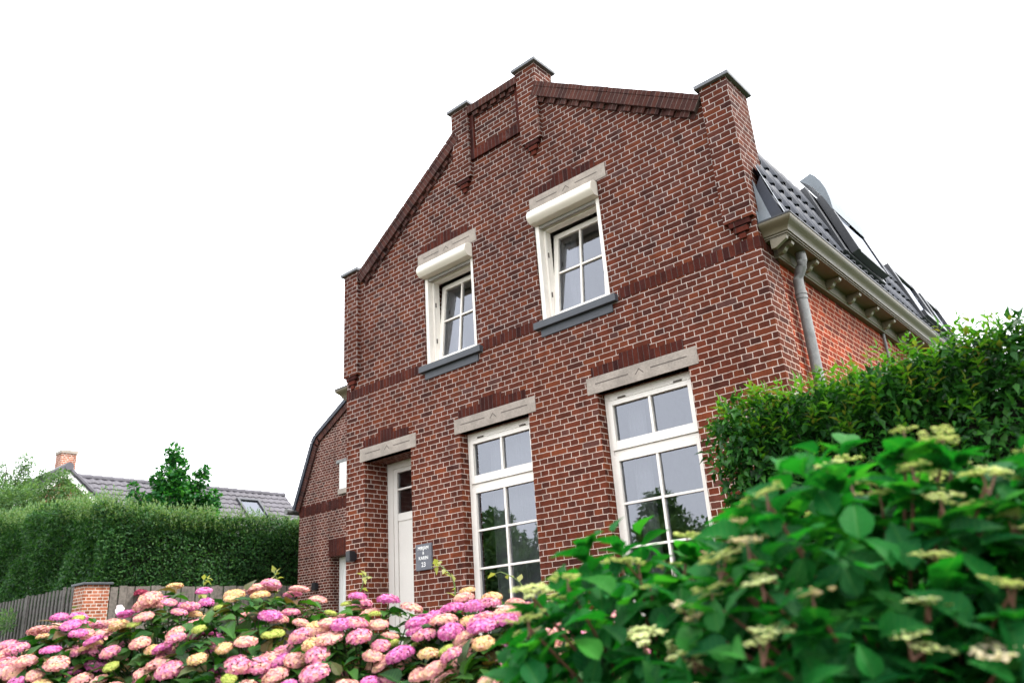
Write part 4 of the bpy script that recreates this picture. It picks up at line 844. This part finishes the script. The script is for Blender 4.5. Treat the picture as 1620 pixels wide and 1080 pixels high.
MIXA = {'pink': 3.6, 'rose': 5, 'salmon': 4.2, 'cream': 2.0, 'lime': 0.7}
GH = 'hydrangea bushes before the house'
hydrangea((-3.62, -4.76), 0.52, 0.46, 0.88, 94, 330, MIXA, 'lowest pink hydrangea bush, at the far left in front of the green bin', M['hyd_back'], 0.115, 0.066, GH)
hydrangea((-3.06, -4.40), 0.62, 0.58, 1.19, 98, 330, MIXA, 'pink hydrangea bush below the wooden fence, with a white bloom behind it', M['hyd_back'], 0.115, 0.066, GH)
hydrangea((-2.52, -4.02), 0.62, 0.66, 1.28, 99, 360, MIXA, 'pink and cream hydrangea bush just right of the brick fence post', M['hyd_back'], 0.115, 0.066, GH)
hydrangea((-1.86, -3.86), 0.66, 0.70, 1.25, 99, 380, MIXA, 'pink hydrangea bush in front of the set back side building', M['hyd_back'], 0.115, 0.066, GH)
hydrangea((-1.20, -3.60), 0.64, 0.68, 1.11, 99, 380, {'pink': 4, 'rose': 4.5, 'salmon': 3.5, 'cream': 1.5, 'lime': 0.9}, 'pink hydrangea bush below the front door and name plaque', M['hyd_back'], 0.115, 0.066, GH)
hydrangea((-0.62, -3.36), 0.62, 0.66, 1.07, 98, 360, {'pink': 4, 'rose': 4, 'salmon': 4, 'cream': 1.2, 'lime': 0.8}, 'salmon pink hydrangea bush below the middle tall window', M['hyd_back'], 0.115, 0.066, GH)
hydrangea((-0.05, -3.50), 0.55, 0.60, 1.03, 90, 320, {'pink': 3, 'rose': 4, 'salmon': 5, 'cream': 1.5, 'lime': 0.6}, 'peach pink hydrangea bush half covered by the green budding bushes', M['hyd_back'], 0.115, 0.066, GH)
# budding hydrangeas close to the camera: flat pale green flower plates over large leaves
M['bud'] = leaf_mat('bud_cream', [(0.56, 0.66, 0.24), (0.66, 0.70, 0.34), (0.72, 0.72, 0.46), (0.50, 0.64, 0.20)], 0.6, 0.3, (1.1, 1.1, 0.8), 0.2)
M['bud_pink'] = leaf_mat('bud_blush', [(0.72, 0.66, 0.48), (0.75, 0.60, 0.52), (0.66, 0.68, 0.34), (0.70, 0.70, 0.42)], 0.6, 0.3, (1.1, 1.0, 0.9), 0.2)
def corymb(mat):
    parts = []
    for q in range(9):      # a loose flat cluster made of small separate lumps
        r = 0.0 if q == 0 else RNG.uniform(0.024, 0.060); a = q * 0.785 + RNG.uniform(-0.35, 0.35); cc = np.array([r * math.cos(a), r * math.sin(a), RNG.uniform(-0.006, 0.010)])
        for i in range(RNG.integers(7, 13)):
            c = cc + RNG.normal(0, 1, 3) * np.array([0.0075, 0.0075, 0.003]); k = 5; an_ = RNG.random() * 6.3 + np.arange(k) * 6.283 / k
            D = np.stack([np.cos(an_), np.sin(an_), np.full(k, 0.55)], 1)
            parts.append(scatter(PETAL, np.tile(c, (k, 1)), norm(D), np.tile([0, 0, 1.0], (k, 1)) + 0.01, np.full(k, RNG.uniform(0.0055, 0.0095)), np.full(k, 1.2)))
    V, F, U = merge(parts); return raw_mesh('flower_cluster', V, F, U, mat)
CORY = [corymb(M['bud']), corymb(M['bud']), corymb(M['bud']), corymb(M['bud_pink'])]
def bud_bush(c, rx, ry, h, ncl, nleaves, label, lsize=0.104):
    t = thing('hydrangea_bush', (c[0], c[1], 0), label, 'hydrangea', GH); placed = []; tries = 0; st = MB()
    while len(placed) < ncl and tries < 6000:
        tries += 1; p, d = dome_pts(c, rx, ry, h, 1)[0]
        if any(np.linalg.norm(p - q) < 0.075 for q in placed): continue
        if d[0] * 0.2 - d[1] < -0.45 and random.random() < 0.75: continue
        placed.append(p); n_ = random.choice((1, 1, 2)); e = p - d * 0.25
        st.tube([(c[0] + (e[0] - c[0]) * 0.35, c[1] + (e[1] - c[1]) * 0.35, 0.1), tuple(e), tuple(p)], [0.006, 0.005, 0.004], 5, False)
        for k in range(n_):
            off = np.array([0, 0, 0.022]) + RNG.normal(0, 0.034, 3) * np.array([1, 1, 0.35]) * (k > 0) ; pos = p + off
            o = link_mesh('flower_cluster', random.choices(CORY, (4, 4, 4, 1.4))[0], t, tuple(pos - np.array([c[0], c[1], 0])))
            up = Vector(d * 0.25 + np.array([0, 0, 1.0]) + RNG.normal(0, 0.12, 3)).normalized(); o.rotation_euler = (up.to_track_quat('Z', 'Y') @ Euler((0, 0, random.uniform(0, 6.28))).to_quaternion()).to_euler(); sc = random.uniform(0.50, 0.85); o.scale = (sc, sc, sc)
            st.tube([tuple(p - np.array([0, 0, 0.02])), tuple(pos)], [0.0035, 0.002], 5, False)
    st.build('stem', M['red_stem'], t); leaf_cloud(t, c, rx, ry, h, nleaves, M['hyd'], lsize, placed, 7, 0.95, 0.65)
bud_bush((1.10, -4.40), 0.57, 0.54, 1.17, 66, 1250, 'green hydrangea bush with pale flat buds, leftmost and lowest of the foreground group')
bud_bush((1.74, -4.36), 0.56, 0.60, 1.30, 74, 1450, 'green budding hydrangea bush in the middle of the foreground, below the hedge end')
bud_bush((2.36, -4.12), 0.62, 0.62, 1.33, 76, 1500, 'green hydrangea bush with pale flat buds at the right edge of the foreground')

# small plants: vines above the flowers, hanging pot, fence weed, a white bloom
M['vine'] = leaf_mat('vine_leaf', [(0.16, 0.28, 0.05), (0.24, 0.34, 0.08), (0.28, 0.26, 0.09), (0.10, 0.24, 0.05)], 0.5, 0.4)
def vine(base, top, label, nl=10, curl=0.08):
    t = thing('trailing_vine', base, label, 'vine', 'thin vines above the hydrangeas')
    b, e = np.array(base), np.array(top); pts = []
    for i in range(13):
        s = i / 12; pts.append(b + (e - b) * s + np.array([curl * math.sin(s * 5) * s, curl * math.cos(s * 4.2) * s - curl * s, 0.06 * math.sin(s * math.pi) - (0.08 * max(0, s - 0.75) * 4 * curl / 0.08 * 0.5)]))
    a = MB(); a.tube(pts, [0.005] * 6 + [0.003] * 7, 5); a.build('tendril', M['stem'], t)
    for k in RNG.choice(np.arange(3, 13), min(nl, 10), replace=False):
        V, F, U = scatter(LEAF5, np.array([pts[k]]), rnd_dirs(1) + np.array([0, 0, .2]), rnd_dirs(1) * 0.5 + np.array([0, 0, 1]), RNG.uniform(0.035, 0.065, 1), np.full(1, 0.7)); V -= b
        link_mesh('leaf', raw_mesh('leaf', V, F, U, M['vine']), t)
vine((-2.95, -3.75, 1.15), (-2.75, -3.5, 1.47), 'yellowish vine tip arching above the tallest hydrangea bush', 12)
vine((-2.45, -3.45, 1.15), (-2.25, -3.30, 1.47), 'thin vine tip beside the lower edge of the tall hedge', 10)
vine((-1.75, -3.35, 1.10), (-1.55, -3.1, 1.38), 'thin vine shoot standing before the front door', 12)
vine((-1.15, -3.0, 1.05), (-1.2, -2.85, 1.42), 'leafy vine shoot standing below the name plaque', 16)
vine((-0.70, -2.9, 1.00), (-0.72, -2.75, 1.33), 'curling bare vine in front of the middle tall window', 6, 0.12)
t = thing('hanging_pot', (-14.24, 1.05, 2.05), 'small dark pot with maroon flowers hanging on the wide board fence', 'flower pot')
a = MB(); a.tube([(-14.14, 1.05, 1.98), (-14.14, 1.05, 2.10)], [0.06, 0.085], 12); a.build('pot', M['terracotta'], t, smooth=True)
PM = petal_cols([(0.18, 0.015, 0.04), (0.28, 0.03, 0.07), (0.36, 0.06, 0.10)])
o = link_mesh('flowers', mophead('flowers', PM, 0.13, 0.6, 70, 0.035), t, (0.10, 0, 0.16))
a = MB(); a.box((-14.275, 1.04, 2.0), (-14.15, 1.06, 2.02)); a.build('hook', M['black'], t)
wb = (-17.75, -0.05, 1.95)
t = thing('fence_weed', wb, 'tufty grey green plant growing through the dark board fence at the left', 'plant')
n = 420; d = rnd_dirs(n); P = np.array(wb) + d * np.array([0.34, 0.16, 0.26]) * (RNG.random(n) ** 0.6)[:, None] + np.array([0, -0.12, 0]); V, F, U = scatter(LEAF5, P, norm(d + np.array([0, -0.3, 0.3])), rnd_dirs(n), RNG.uniform(0.05, 0.1, n), np.full(n, 0.3)); V -= np.array(wb); link_mesh('foliage', raw_mesh('foliage', V, F, U, M['willow']), t)
wf = (-3.12, -4.10, 1.27)
t = thing('white_flower', (wf[0], wf[1], 0.9), 'single white open bloom among the pink hydrangeas at the left', 'flower')
a = MB(); a.tube([(wf[0], wf[1], 0.9), (wf[0], wf[1], wf[2])], 0.004, 6); a.build('stem', M['stem'], t)
PW = petal_cols([(0.8, 0.8, 0.78), (0.85, 0.84, 0.82)]); link_mesh('bloom', mophead('bloom', PW, 0.012, 0.3, 7, 0.026), t, (0, 0, wf[2] - 0.9)).rotation_euler = Vector((0.6, -0.7, 0.45)).to_track_quat('Z', 'Y').to_euler()
